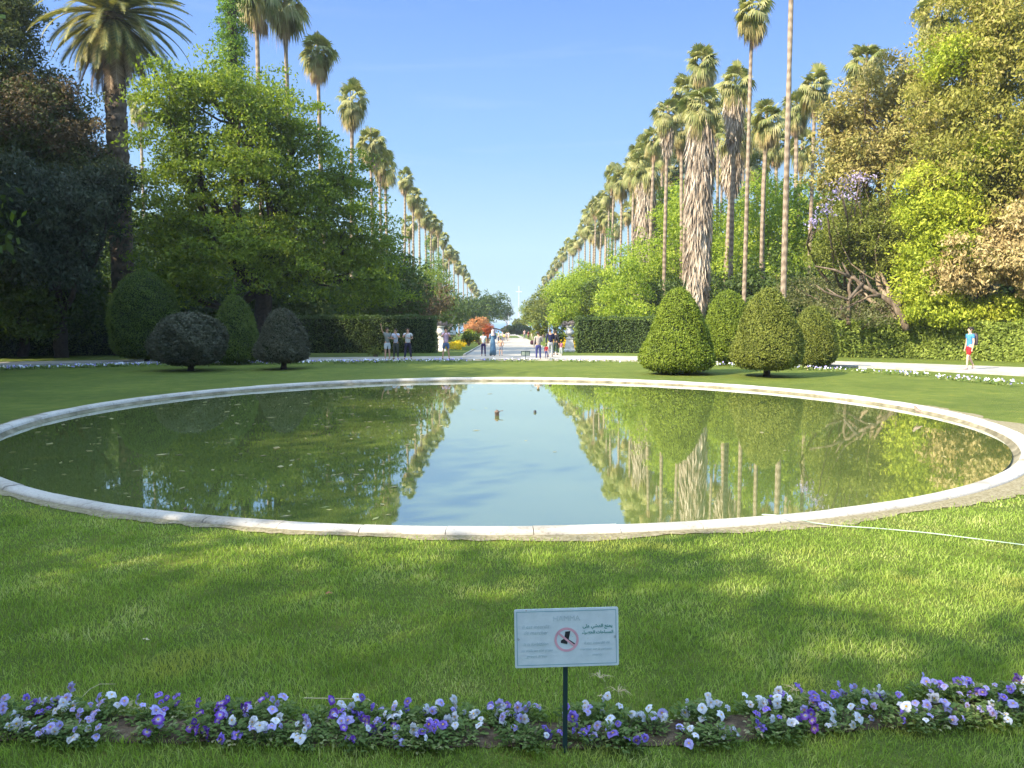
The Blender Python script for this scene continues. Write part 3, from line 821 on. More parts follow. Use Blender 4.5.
# ------------------------------------------------------------------ 5. topiary
def topiary(name, label, px0, px1, ptop, pbot, pbase, prof, leafm, size=.07, n=26000, lean=0.0, trunk_r=.12, rough=.05):
    pxc = (px0 + px1) / 2
    b0 = G(pxc, pbase); Y = b0.y; k = Y / F
    w = (px1 - px0) * k / 2; z1 = P(pxc, ptop, Y).z; z0 = P(pxc, pbot, Y).z; h = z1 - z0
    root = empty(name, (b0.x, Y, 0), 0, label, 'topiary', 'clipped bushes round the basin')
    pr = np.array(prof)
    n = int(n * 1.35)
    # profile arc-length sample weighted by radius
    t = np.linspace(0, 1, 200); zz = np.interp(t, np.linspace(0, 1, len(pr)), pr[:, 1]); rr = np.interp(t, np.linspace(0, 1, len(pr)), pr[:, 0])
    k5 = np.ones(15) / 15
    rr = np.convolve(np.pad(rr, 7, mode='edge'), k5, 'valid'); zz = np.convolve(np.pad(zz, 7, mode='reflect', reflect_type='odd'), k5, 'valid'); rr[0] = 0; rr[-1] = 0
    rr *= w; zz = z0 + zz * h
    ds = np.hypot(np.gradient(rr), np.gradient(zz)); wt = ds * (rr + .02); wt /= wt.sum()
    idx = RNG.choice(200, n, p=wt); th = RNG.uniform(0, 2 * np.pi, n)
    dr = np.gradient(zz)[idx]; dz = -np.gradient(rr)[idx]; L = np.hypot(dr, dz) + 1e-9
    nr = np.stack([np.cos(th) * dr / L, np.sin(th) * dr / L, dz / L], -1)
    ph = RNG.uniform(0, 6, 4)
    lump = rough * (np.sin(th * 3 + zz[idx] * 3 + ph[0]) + np.sin(th * 7 + ph[1] + zz[idx] * 5) * .7 + np.sin(th * 13 + zz[idx] * 9 + ph[2]) * .45)
    dep = -RNG.exponential(.05, n) + .02 + RNG.exponential(.018, n)
    r = rr[idx] * (1 + lump * .5)
    p = np.stack([np.cos(th) * r + lean * (zz[idx] - z0), np.sin(th) * r, zz[idx]], -1) + nr * (dep + lump * .3)[:, None]
    hole = (np.sin(th * 5 + zz[idx] * 4 + ph[3]) * np.sin(zz[idx] * 6.5 + th * 2 + ph[0]) > .86) & (RNG.uniform(0, 1, n) < .75)
    p = p[~hole]; nr = nr[~hole]
    k2 = RNG.choice(len(p), 180); shoots = np.concatenate([p[k2] + nr[k2] * q for q in (.03, .06, .09)]); p = np.concatenate([p, shoots]); nr = np.concatenate([nr, nr[k2], nr[k2], nr[k2]])
    b = MB(); b.quads(leaf_quads(p, size, 1.9, -.2, nr, .35))
    c = b.build('crown', M[leafm], root)
    # twiggy body inside
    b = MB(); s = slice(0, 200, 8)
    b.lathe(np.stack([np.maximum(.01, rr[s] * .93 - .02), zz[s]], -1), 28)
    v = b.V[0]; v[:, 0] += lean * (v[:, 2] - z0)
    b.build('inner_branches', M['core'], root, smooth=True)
    b = MB(); b.tube([(0, 0, -.1), (.02, 0, z0 * .5 + .05), (0, .02, z0 + .4)], [trunk_r * 1.25, trunk_r, trunk_r * .9], 10, wob=.1)
    for q in range(4):
        a = RNG.uniform(0, 6.28); limb(b, (0, 0, max(.1, z0 * .7)), (math.cos(a) * w * .5, math.sin(a) * w * .5, z0 + h * .2), trunk_r * .6, .03, n=5)
    b.build('trunk', M['darkbark'], root, smooth=True)
    return root
EGG = [(0, 0), (.45, .01), (.8, .06), (.95, .18), (1, .32), (.99, .45), (.93, .6), (.82, .74), (.63, .87), (.38, .96), (.15, .995), (0, 1)]
BALL = [(0, 0), (.5, .03), (.82, .14), (.98, .32), (1, .45), (.94, .62), (.8, .78), (.55, .92), (.25, .99), (0, 1)]
CONE = [(0, 0), (.5, .005), (.86, .05), (.99, .14), (.98, .25), (.88, .4), (.76, .55), (.63, .7), (.48, .84), (.28, .95), (.1, 1), (0, 1)]
BELL = [(0, 0), (.5, .0), (.9, .06), (1, .15), (.93, .28), (.8, .42), (.68, .56), (.57, .7), (.44, .84), (.26, .95), (.1, 1), (0, 1)]
OVAL = [(0, 0), (.55, .02), (.88, .12), (1, .28), (.98, .45), (.9, .62), (.76, .78), (.52, .91), (.25, .985), (0, 1)]
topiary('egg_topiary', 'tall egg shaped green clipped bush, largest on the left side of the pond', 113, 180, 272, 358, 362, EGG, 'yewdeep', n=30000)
topiary('ball_topiary', 'low round grey-brown clipped bush standing in front of the tall egg shaped one', 155, 226, 314, 364, 370.5, BALL, 'yewgrey', n=26000, rough=.09, size=.1)
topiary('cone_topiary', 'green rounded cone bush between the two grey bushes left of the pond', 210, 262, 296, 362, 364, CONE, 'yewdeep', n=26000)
topiary('cone_topiary', 'dark grey-green cone bush on a short trunk, nearest the avenue on the left', 257, 310, 309, 361, 369, CONE, 'yewgrey', n=24000)
topiary('bell_topiary', 'bright green flared clipped bush nearest the avenue on the right of the pond', 641, 714, 289, 371, 374, BELL, 'yew', n=34000)
topiary('oval_topiary', 'plump green clipped bush half hidden between the two large right ones', 704, 749, 291, 362, 365, OVAL, 'yew', n=26000)
topiary('cone_topiary', 'olive green broad cone bush on a clear dark trunk right of the pond', 732, 801, 289, 368, 376.5, CONE, 'yewolive', n=34000)
topiary('oval_topiary', 'smallest olive clipped bush, farthest right beside the ring path', 792, 835, 307, 366, 368, OVAL, 'yewolive', n=22000, lean=-.02)

# ------------------------------------------------------------------ 6. hedges
def hedge(name, label, line, height, width, leafm, n_per=420, size=.11, core=True, ztop=None, rough=.04):
    """line = ground points of the front face, left to right"""
    L = np.array([(p[0], p[1]) for p in line], float)
    c0 = L.mean(axis=0)
    root = empty(name, (c0[0], c0[1], gzf(0, c0[1])), 0, label, 'hedge')
    seg = np.diff(L, axis=0); ln = np.linalg.norm(seg, axis=1)
    P_, N_ = [], []
    for i in range(len(seg)):
        d = seg[i] / ln[i]; nrm = np.array([d[1], -d[0]])      # toward the camera
        hts = height if np.isscalar(height) else None
        h0, h1 = (height, height) if np.isscalar(height) else (height[i], height[i + 1])
        nf = int(ln[i] * (h0 + h1) / 2 * n_per); s = RNG.uniform(0, 1, nf); z = RNG.uniform(0, 1, nf) * (h0 + (h1 - h0) * s)
        q = L[i] + seg[i] * s[:, None]
        P_.append(np.stack([q[:, 0], q[:, 1], z], -1)); N_.append(np.tile([nrm[0], nrm[1], 0.], (nf, 1)))
        nt_ = int(ln[i] * width * n_per * .8); s = RNG.uniform(0, 1, nt_); u = RNG.uniform(0, width, nt_)
        q = L[i] + seg[i] * s[:, None] - nrm * u[:, None]
        P_.append(np.stack([q[:, 0], q[:, 1], h0 + (h1 - h0) * s], -1)); N_.append(np.tile([0, 0, 1.], (nt_, 1)))
        for (on, sgn, at) in ((i == 0, -1, L[i]), (i == len(seg) - 1, 1, L[i + 1])):
            if on:
                hh = h0 if sgn < 0 else h1
                ne = int(width * hh * n_per); u = RNG.uniform(0, width, ne)
                q = at - nrm * u[:, None]
                P_.append(np.stack([q[:, 0], q[:, 1], RNG.uniform(0, hh, ne)], -1)); N_.append(np.tile([d[0] * sgn, d[1] * sgn, 0], (ne, 1)))
    p = np.concatenate(P_); nn = np.concatenate(N_)
    lump = rough * (np.sin(p[:, 0] * 2.3 + p[:, 2] * 2) + np.sin(p[:, 0] * 5.1 + p[:, 2] * 3.7 + 1) * .7 + np.sin(p[:, 1] * 4 + p[:, 0] * 9) * .5)
    p = p + nn * (lump - RNG.exponential(.05, len(p)) + RNG.exponential(.02, len(p)))[:, None]
    p[:, 2] = np.maximum(p[:, 2], .03) + gz(0, p[:, 1])
    p -= np.array([c0[0], c0[1], gzf(0, c0[1])])
    b = MB(); b.quads(leaf_quads(p, size, 1.8, -.1, nn, .35)); b.build('foliage', M[leafm], root)
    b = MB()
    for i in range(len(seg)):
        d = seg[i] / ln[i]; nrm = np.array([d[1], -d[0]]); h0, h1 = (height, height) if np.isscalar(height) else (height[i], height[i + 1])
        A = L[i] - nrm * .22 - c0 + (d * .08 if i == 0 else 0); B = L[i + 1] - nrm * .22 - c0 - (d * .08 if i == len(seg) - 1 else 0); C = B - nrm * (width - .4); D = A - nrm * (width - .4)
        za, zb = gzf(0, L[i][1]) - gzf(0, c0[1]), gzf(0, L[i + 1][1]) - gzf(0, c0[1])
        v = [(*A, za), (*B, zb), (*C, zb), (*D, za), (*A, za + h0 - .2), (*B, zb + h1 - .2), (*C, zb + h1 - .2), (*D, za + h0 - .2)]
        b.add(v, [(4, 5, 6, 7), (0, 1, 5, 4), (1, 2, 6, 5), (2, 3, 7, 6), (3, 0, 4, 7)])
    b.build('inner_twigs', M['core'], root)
    return root
def gp(px, py): p = G(px, py); return (p.x, p.y)
hedge('clipped_hedge', 'long dark hedge on the far left behind the egg shaped bush', [gp(-90, 360), gp(0, 357), gp(60, 355.8), gp(136, 354.8)], 2.45, 1.6, 'hedge', 330)
hedge('clipped_hedge', 'dark square-cut hedge left of the avenue behind the men', [gp(296, 353.2), gp(360, 353), gp(435, 353)], 2.5, 1.6, 'hedge', 330)
hedge('clipped_hedge', 'dark square-cut hedge right of the avenue beside the stone urn', [gp(577, 353), gp(620, 353), gp(700, 353.5)], 2.42, 1.6, 'hedge', 330)
hedge('leafy_hedge', 'long light green leafy hedge behind the walker on the right', [gp(798, 356.5), gp(840, 357), gp(920, 358.5), gp(1024, 362), gp(1120, 367)], [2.1, 2.08, 2.05, 1.95, 1.9], 1.5, 'hedgebright', 560, size=.17, rough=.10)

# ------------------------------------------------------------------ 7. palms
def fan_frond(b, az, el, pet, blade, bend, m, seg=17, spread=2.9, droop=.5, origin=(0, 0, 0)):
    """petiole arching out from the crown, then a fan of narrow leaf blades with drooping tips"""
    o = np.array(origin, float)
    d = np.array([math.cos(az) * math.cos(el), math.sin(az) * math.cos(el), math.sin(el)])
    e2 = el - bend
    d2 = np.array([math.cos(az) * math.cos(e2), math.sin(az) * math.cos(e2), math.sin(e2)])
    p1 = o + d * pet * .5; p2 = p1 + (d + d2) * .5 * pet * .5
    side = np.array([-math.sin(az), math.cos(az), 0])
    rl = RNG.uniform(-1.0, 1.0); w = .03
    b.add([o - side * w, o + side * w, p1 + side * w, p1 - side * w, p2 + side * w, p2 - side * w], [(0, 1, 2, 3), (3, 2, 4, 5)], m=m)
    up = np.cross(side, d2); side = side * math.cos(rl) + up * math.sin(rl); up = np.cross(side, d2)
    fold = RNG.uniform(.15, .45)
    for i in range(seg):
        t = (i / (seg - 1) * 2 - 1)
        a = t * spread / 2 * 1.15
        L = blade * (1 - .22 * t * t) * RNG.uniform(.85, 1.08)
        q = d2 * math.cos(a) + side * math.sin(a) - up * (fold * abs(t) * -1) * .5
        q /= np.linalg.norm(q)
        wd = blade * .055
        s = np.cross(q, up); s /= np.linalg.norm(s) + 1e-9
        mid = p2 + q * L * .55
        tip = mid + q * L * .3 + np.array([0, 0, -L * droop * RNG.uniform(.5, 1.2)])
        b.add([p2 - s * wd * .3, p2 + s * wd * .3, mid + s * wd, mid - s * wd, tip], [(0, 1, 2, 3)], [(3, 2, 4)], m=m)

def fan_crown(var, n=38, Rr=1.0):
    """green crown, spreading older fronds, hanging dead ones: three meshes"""
    c, old, dead = MB(), MB(), MB()
    for i in range(n):
        f = i / (n - 1)
        az = i * 2.39996 + RNG.uniform(-.25, .25)
        el = R(78) * (1 - f) ** 1.15 + R(-40) * f ** 1.2 + RNG.uniform(-.15, .15)
        fan_frond(c, az, el, RNG.uniform(.55, 1.05) * Rr, RNG.uniform(.85, 1.15) * Rr, .3 + f * .5, 0, droop=.12 + .6 * f, origin=(0, 0, .35 * (1 - f)))
    for i in range(12):
        az = i * 2.39996 + 1 + RNG.uniform(-.3, .3); el = R(RNG.uniform(-62, -25))
        fan_frond(old, az, el, RNG.uniform(.7, 1.0) * Rr, RNG.uniform(.65, .95) * Rr, .5, 0, seg=12, spread=1.7, droop=.9, origin=(0, 0, -.15))
    for i in range(13):
        az = i * 2.39996 + RNG.uniform(-.3, .3); el = R(RNG.uniform(-86, -62))
        fan_frond(dead, az, el, RNG.uniform(.5, 1.1) * Rr, RNG.uniform(.5, .8) * Rr, .25, 0, seg=9, spread=.9, droop=.9, origin=(math.cos(az) * .12, math.sin(az) * .12, -.35))
    return c.mesh('crown', M['frond']), old.mesh('drooping_fronds', M['oldfrond']), dead.mesh('dead_fronds', M['deadfrond'])
CROWNS = [fan_crown(v, n) for v, n in enumerate((40, 36, 44, 32, 40, 36, 42))]

def trunk_unit(var, lean):
    b = MB(); n = 26; z = np.linspace(0, 1, n)
    r = .21 * (1 - .35 * z) + .16 * np.exp(-z * 28)
    r = r * (1 + .04 * RNG.normal(size=n))
    x = lean * np.sin(z * 2.2 + var) * .35; x -= x[0]; y = lean * np.cos(z * 2.7 + var * 2) * .35; y -= y[0]
    b.tube(np.stack([x, y, z], -1), r, 12, wob=.05)
    me = b.mesh('trunk', M['palmtrunk'], smooth=True)
    return me, (float(x[-1]), float(y[-1]))
TRUNKS = [trunk_unit(v, l) for v, l in enumerate((.0, .6, -.7, 1.1, .4))]

def skirt_mesh(L, r_top, r_bot, n=1900, name='dry_skirt'):
    """shaggy hanging skirt of old leaves"""
    b = MB()
    z = -RNG.uniform(0, 1, n) ** .95 * L; th = RNG.uniform(0, 2 * np.pi, n); t = -z / L
    prof = np.interp(t, [0, .06, .3, .7, .93, 1], [.55, .9, 1, .95, .8, .55])
    r = (r_top + (r_bot - r_top) * t) * prof * RNG.uniform(.8, 1.08, n) * (1 + .12 * np.sin(th * 3 + z * 1.3) + .08 * np.sin(th * 7 + z * 2.9))
    ln = RNG.uniform(.6, 1.5, n); w = RNG.uniform(.03, .09, n)
    c = np.stack([np.cos(th) * r, np.sin(th) * r, z], -1)
    d = np.stack([np.cos(th) * .14 + RNG.normal(size=n) * .1, np.sin(th) * .14 + RNG.normal(size=n) * .1, -np.ones(n)], -1); d = unit(d)
    ta = th + RNG.normal(size=n) * .6
    s = np.stack([-np.sin(ta), np.cos(ta), np.zeros(n)], -1)
    V = np.stack([c - s * w[:, None] * .5, c + s * w[:, None] * .5, c + d * ln[:, None] * .6 + s * w[:, None], c + d * ln[:, None] * 1.0 - s * w[:, None] * .3], 1).reshape(-1, 3)
    b.quads(V)
    k = 14; zz = np.linspace(-.1, -L * .98, k); rr = np.interp(-zz / L, [0, .06, .3, .7, .93, 1], [.55, .9, 1, .95, .8, .4]) * (r_top + (r_bot - r_top) * (-zz / L)) * .8
    b.tube(np.stack([0 * zz, 0 * zz, zz], -1), rr, 14, wob=.12)
    return b.mesh(name, M['skirt'])

ORD = ['', 'first', 'second', 'third', 'fourth', 'fifth', 'sixth', 'seventh', 'eighth', 'ninth', 'tenth', 'eleventh', 'twelfth', 'thirteenth', 'fourteenth', 'fifteenth', 'sixteenth',
       'seventeenth', 'eighteenth', 'nineteenth', 'twentieth', 'twenty-first', 'twenty-second', 'twenty-third', 'twenty-fourth', 'twenty-fifth', 'twenty-sixth', 'twenty-seventh', 'twenty-eighth', 'twenty-ninth', 'thirtieth']
prs = random.Random(5)
def palm(px, py, Y, label, group=None, Rr=1.75, var=None, tw=1.0, skirt=None, ivy=None, dead=True, tilt=0.0):
    """px, py = where the heart of the crown is seen; Y = how far the trunk stands"""
    var = prs.randrange(7) if var is None else var
    c = P(px, py, Y); g = gzf(0, Y); h = c.z - g
    me, (lx, ly) = TRUNKS[prs.randrange(5) if tilt == 0 else 0]
    root = empty('fan_palm', (c.x - lx - tilt, Y - ly, g), 0, label, 'palm tree', group)
    t = bpy.data.objects.new('trunk', me); t.scale = (tw, tw, h); link(t, root)
    if tilt: t.rotation_euler.y = math.atan2(tilt, h)
    s = Rr / 1.8 * prs.uniform(.86, 1.1)
    az = prs.uniform(0, 6.28)
    for nm, mm in zip(('crown', 'drooping_fronds', 'dead_fronds'), CROWNS[var]):
        if nm == 'dead_fronds' and not dead: continue
        o = bpy.data.objects.new(nm, mm); o.location = (lx + tilt, ly, h); o.rotation_euler = (prs.uniform(-.08, .08), prs.uniform(-.08, .08), az); o.scale = (s, s, s * prs.uniform(.9, 1.15)); link(o, root)
    if skirt:
        L, rt, rb = skirt
        o = bpy.data.objects.new('dry_skirt', skirt_mesh(L, rt, rb, int(420 * L * max(rt, rb)))); o.location = (lx + tilt, ly, h - .3); link(o, root)
    if ivy:
        z0, z1, r = ivy
        b = crown_mb([(0, 0, z, r, r, .7) for z in np.arange(z0, z1, .8)], dens=4, clump=.35, per=22, leaf=.16, inner=0)
        b.build('ivy', M['ivy'], root)
    return root

# right-hand row -------------------------------------------------
def rowY(px, X): return X * F / abs(px - 507)
GR = 'palms of the right avenue row'; GL = 'palms of the left avenue row'
palm(793, -75, 43, 'tallest bare grey palm trunk on the right, its crown above the picture', GR, 1.75, tw=.85, tilt=-.08)
palm(752, 14, 49, 'tall slim palm with a full round crown just left of the tallest bare trunk', GR, 1.75, tw=.72, var=1, tilt=.05)
palm(703, 66, 66, 'tall palm rising behind the fattest skirted palm on the right', GR, 1.9)
palm(701, 112, 60, 'fattest palm, its trunk wrapped in a thick grey skirt of dead leaves', GR, 2.3, tw=1.0, skirt=(14.2, .9, .8), var=2)
palm(735, 88, 62, 'palm with a brown cone of dead leaves beside the fattest skirted palm', GR, 1.9, skirt=(3.8, .75, .35))
palm(733, 140, 66, 'shorter shaggy palm half hidden behind the fattest skirted palm, right side', GR, 1.9, skirt=(3.6, .95, .4))
palm(767, 122, 60, 'dark crowned palm between the slim tall palm and the bare trunk', GR, 1.9)
palm(668, 118, 74, 'palm with an orange brown clump below its crown, left of the fattest one', GR, 1.9, skirt=(2.5, .6, .25))
palm(681, 132, 78, 'palm close behind the one with the orange brown clump', GR, 1.9)
palm(646, 172, 88, 'second skirted palm, a thick shaggy grey trunk above the dark hedge', GR, 2.4, skirt=(15.5, .95, 1.15), var=3)
palm(654, 142, 84, 'thin palm rising above the second skirted palm', GR, 1.9)
palm(634, 172, 98, 'palm left of the second skirted palm with a dense mixed crown', GR, 1.9)
rest = [(640, 160, 94), (622, 182, 108), (614, 178, 116, 1), (609, 196, 124), (602, 204, 132), (606, 218, 128), (596, 206, 142), (590, 214, 152), (585, 228, 160), (594, 232, 148),
        (579, 240, 176), (573, 247, 190), (569, 244, 206), (563, 254, 222), (558, 262, 240), (554, 268, 262), (550, 274, 285), (545, 280, 310)]
for i, r_ in enumerate(rest):
    palm(r_[0], r_[1], r_[2], f'slim avenue palm, {ORD[i+1]} beyond the second skirted palm in the right row', GR, 2.15, tilt=prs.uniform(-.5, .5), ivy=(8, 17.5, .55) if len(r_) > 3 else None)
for i, (px, py, Y) in enumerate([(662, 150, 92), (640, 196, 112), (628, 212, 122), (616, 226, 138), (688, 96, 76), (718, 118, 84), (650, 210, 106), (600, 236, 158), (674, 168, 100), (744, 132, 90), (712, 150, 96), (698, 176, 120), (722, 168, 104), (660, 176, 124), (688, 148, 108), (636, 190, 130), (748, 150, 100), (768, 140, 96), (644, 150, 104), (606, 212, 146)]):
    palm(px, py, Y, f'palm standing in the second line of the right avenue row, {ORD[i+1]} by order of planting', 'second line palms of the right row', 2.1, tilt=prs.uniform(-.6, .6))
# second right row, farther from the avenue
G2 = 'palms behind the right row'
palm(815, 92, 62, 'palm with a ragged open crown right of the bare trunk, against the sky', G2, 1.95, tw=.9)
palm(796, 112, 70, 'palm crown just behind the tallest bare trunk', G2, 2.0)
palm(866, 66, 56, 'palm rising behind the brown-leaved tree on the right', G2, 1.9)
palm(938, 18, 50, 'palm half hidden behind the yellow-green tree at upper right', G2, 1.9)
palm(802, 150, 80, 'low palm in the gap between the bare trunk and the brown-leaved tree', G2, 2.0, ivy=(5, 13, .9))
palm(838, 155, 86, 'short palm partly hidden behind the brown-leaved tree', G2, 2.0)
palm(776, 148, 84, 'short palm behind the slim tall palm and the bare trunk', G2, 2.0)
palm(757, 168, 92, 'lowest palm crown between the slim tall palm and the bushes', G2, 2.0)

# left-hand row --------------------------------------------------
left = [(256, -6, 58, 2.3), (285, 6, 60, 2.3), (318, 56, 63, 2.2, 1), (352, 104, 69, 1.95), (371, 145, 79, 1.95), (379, 158, 84, 1.9), (385, 170, 89, 1.9),
        (405, 180, 106, 1.9), (413, 197, 112, 1.9), (419, 206, 118, 1.9), (409, 226, 122, 1.8), (425, 217, 128, 1.9, 1), (431, 222, 136, 1.9), (438, 226, 146, 1.9, 1), (433, 240, 152, 1.9), (443, 240, 160, 1.9),
        (449, 252, 172, 1.9), (446, 262, 182, 1.9), (454, 256, 190, 1.9), (458, 268, 205, 1.9), (463, 270, 220, 1.9), (467, 278, 240, 1.9), (471, 284, 258, 1.9), (474, 288, 280, 1.9), (477, 293, 305, 1.9)]
for i, r_ in enumerate(left):
    palm(r_[0], r_[1], r_[2], f'slim avenue palm, {ORD[i+1]} from the camera in the left row', GL, r_[3] * .92, tilt=prs.uniform(-.35, .35) if i > 4 else 0.0, ivy=(9, 16.5, .5) if len(r_) > 4 else None)
palm(140, 108, 88, 'small distant palm between the date palm and the big green tree', None, 2.0)

# ivy column: a palm trunk wrapped in ivy
def ivy_column():
    Y = 54; c = P(233, 62, Y); top = P(233, -40, Y).z
    root = empty('ivy_covered_trunk', (c.x, Y, gzf(0, Y)), 0, 'tall narrow column of bright ivy above the big green tree', 'ivy')
    b = MB(); b.tube([(0, 0, -.2), (0, 0, top)], [.4, .3], 10); b.build('trunk', M['darkbark'], root)
    lob = [(0, 0, z, 1.0 * (.8 + .2 * math.sin(i * 1.3)) * (.55 if z < 17 else 1), .9 * (.55 if z < 17 else 1), .9) for i, z in enumerate(np.arange(3, top, .9))]
    crown_mb(lob, dens=4.5, clump=.42, per=30, leaf=.17, inner=.2).build('ivy', M['ivy'], root)
ivy_column()

# date palm -------------------------------------------------------
def date_palm():
    Y = 47; c = P(112, 14, Y); g = gzf(0, Y); h = c.z - g
    bx_ = P(124, 300, Y).x
    root = empty('date_palm', (bx_, Y, g), 0, 'stout date palm with a dark trunk and arching yellow-green fronds, upper left', 'palm tree')
    t = MB(); n = 60; z = np.linspace(0, 1, n); x = (c.x - bx_) * z ** 1.3
    r = np.interp(z, [0, .1, .5, .9, .97, 1], [.72, .66, .62, .55, .8, .55]) * (1 + .05 * np.sin(np.arange(n) * 2.2))
    t.tube(np.stack([x, 0 * x, z * h], -1), r, 16, wob=.07)
    # stubs of cut frond bases
    for i in range(520):
        zz = RNG.uniform(.1, .97); a = i * 2.39996; rr = np.interp(zz, [0, .1, .5, .9, .97, 1], [.72, .66, .62, .55, .8, .55]); xx = (c.x - bx_) * zz ** 1.3
        d = np.array([math.cos(a), math.sin(a), 0]); s = np.array([-d[1], d[0], 0]); o = np.array([xx, 0, zz * h]) + d * rr * .93
        t.add([o - s * .1, o + s * .1, o + d * .11 + s * .05 + [0, 0, .12], o + d * .11 - s * .05 + [0, 0, .12], o + [0, 0, .2]], [(0, 1, 2, 3)], [(3, 2, 4)])
    t.build('trunk', M['datetrunk'], root)
    def fronds(nf, e0, e1, L0, L1, curve, mm, nm, dz=0):
        b = MB()
        for i in range(nf):
            f = (i + .5) / nf; az = i * 2.39996 + RNG.uniform(-.15, .15); el = e0 + (e1 - e0) * f + RNG.uniform(-.08, .08); L = RNG.uniform(L0, L1); K = 16
            p = np.array([c.x - bx_, 0, h + dz]) + np.array([math.cos(az), math.sin(az), 0]) * .25; pts = [p]; dirs = []
            for k in range(K):
                e = el - curve * (k / K) ** 1.2 * RNG.uniform(.95, 1.05)
                d = np.array([math.cos(az) * math.cos(e), math.sin(az) * math.cos(e), math.sin(e)]); dirs.append(d); p = p + d * L / K; pts.append(p)
            b.tube(pts, np.linspace(.045, .012, K + 1), 4, cap=False)
            side = np.array([-math.sin(az), math.cos(az), 0])
            for k in range(1, K):
                for sub in range(3):
                    q0 = pts[k] + (pts[k + 1] - pts[k]) * sub / 3; d = dirs[k]; upv = np.cross(side, d)
                    ll = .62 * math.sin(min(1, (k + .8) / K * 1.02) * math.pi) ** .5 * RNG.uniform(.85, 1.1)
                    for sg in (-1, 1):
                        q = side * sg * .8 + d * .55 + upv * (.28) * -1 + np.array([0, 0, -.22]); q /= np.linalg.norm(q)
                        w = d * .045
                        b.add([q0 - w, q0 + w, q0 + q * ll * .6 + w * 1.2, q0 + q * ll + [0, 0, -.05]], [(0, 1, 2, 3)])
        b.build(nm, M[mm], root)
    fronds(84, R(84), R(-14), 4.2, 5.1, 1.15, 'datefrond', 'crown')
    fronds(48, R(-12), R(-52), 3.4, 4.3, .75, 'datefrond', 'lower_fronds', -.3)
    fronds(26, R(-60), R(-80), 2.6, 4.6, .2, 'deadfrond', 'dead_fronds', -.6)
date_palm()

# conifer with tiered branches behind the right palms -----------------
def tiered_conifer():
    Y = 96; top = P(684, 122, Y).z; bx_ = P(686, 200, Y).x; g = gzf(0, Y)
    root = empty('tiered_conifer', (bx_, Y, g), 0, 'dark conifer with flat tiers of branches behind the right palms', 'tree')
    b = MB(); b.tube([(0, 0, -.3), (0, 0, top - g)], [.5, .06], 10); b.build('trunk', M['darkbark'], root)
    b = MB(); z = 6.0; Ht = top - g
    while z < Ht - .5:
        Lr = 4.8 * (1 - z / Ht) ** .6 + .5
        for k in range(7):
            a = k * 2 * math.pi / 7 + z
            n = int(Lr * 40); s = RNG.uniform(.15, 1, n); off = RNG.normal(size=n) * .33
            x = np.cos(a) * s * Lr - np.sin(a) * off; y = np.sin(a) * s * Lr + np.cos(a) * off; zz = z + .25 * s * s * Lr * .3 + RNG.uniform(-.16, .16, n)
            b.quads(leaf_quads(np.stack([x, y, zz], -1), .34, 2.6, 0, np.tile([0, 0, 1.], (n, 1)), .4))
        z += 1.15
    b.build('crown', M['araucaria'], root)
tiered_conifer()

# ------------------------------------------------------------------ 8. trees
def gb(px, Y): p = P(px, 330, Y); return (p.x, Y, gzf(0, Y))
# left: dark tree at the edge
tree('dark_leafed_tree', 'huge dark green tree with brownish bloom filling the upper left corner', [LB(-8, 62, 46, 50, 60), LB(45, 125, 46, 42, 44), LB(-10, 150, 45, 70, 60), LB(84, 172, 46, 38, 34), LB(0, 5, 47, 34, 34)], gb(10, 47), .6,
     'darkolive', 'darkbark', dens=2.0, clump=.9, per=62, leaf=.24, aspect=2.4, inner=.5,
     extra=[('brown_bloom', [LB(45, 95, 45, 34, 20), LB(70, 140, 45, 34, 24), LB(10, 120, 44, 50, 34)], 'brownleaf', dict(dens=1.2, leaf=.2, clump=.7))])
tree('drooping_grey_tree', 'dark grey-green leafed tree drooping in front of the date palm trunk', [LB(84, 205, 41, 36, 36), LB(55, 215, 41, 50, 42), LB(15, 205, 41, 50, 50), LB(116, 185, 41.5, 20, 22), LB(45, 262, 41, 50, 30)], gb(60, 43.5), .4,
     'bluegrey', 'darkbark', dens=2.0, clump=.8, per=50, leaf=.27, aspect=3.0, droop=.9, inner=.5)
tree('dense_shrub_tree', 'dense dark green shrub mass at the left edge above the hedge', [LB(-30, 265, 42, 70, 60), LB(25, 240, 43, 45, 40), LB(70, 280, 46, 34, 40), LB(140, 285, 53, 40, 36), LB(20, 300, 42.5, 60, 34), LB(80, 312, 46, 34, 24), LB(-60, 305, 42, 50, 34)], gb(20, 45), .3, 'deep', 'darkbark', dens=1.8, clump=.8, per=46, leaf=.24, inner=.4, zmin=-1)
# big green tree
tree('spreading_green_tree', 'big spreading fresh green tree behind the left clipped bushes',
     [LB(205, 92, 43, 50, 34), LB(172, 112, 43, 26, 36), LB(262, 108, 44, 42, 36), LB(300, 138, 46, 36, 34), LB(338, 185, 47, 34, 36), LB(182, 165, 43, 42, 44), LB(240, 170, 42.5, 56, 46), LB(305, 205, 45, 50, 40),
      LB(356, 245, 47, 36, 40), LB(178, 228, 43, 40, 42), LB(232, 250, 42, 56, 40), LB(300, 268, 45, 56, 36), LB(172, 282, 43.5, 34, 34), LB(370, 285, 48, 30, 32)], gb(258, 45), .6, 'green', 'darkbark',
     dens=1.05, clump=1.05, per=80, leaf=.22, flat=.3, inner=.45, rough=.38, twigs=5)
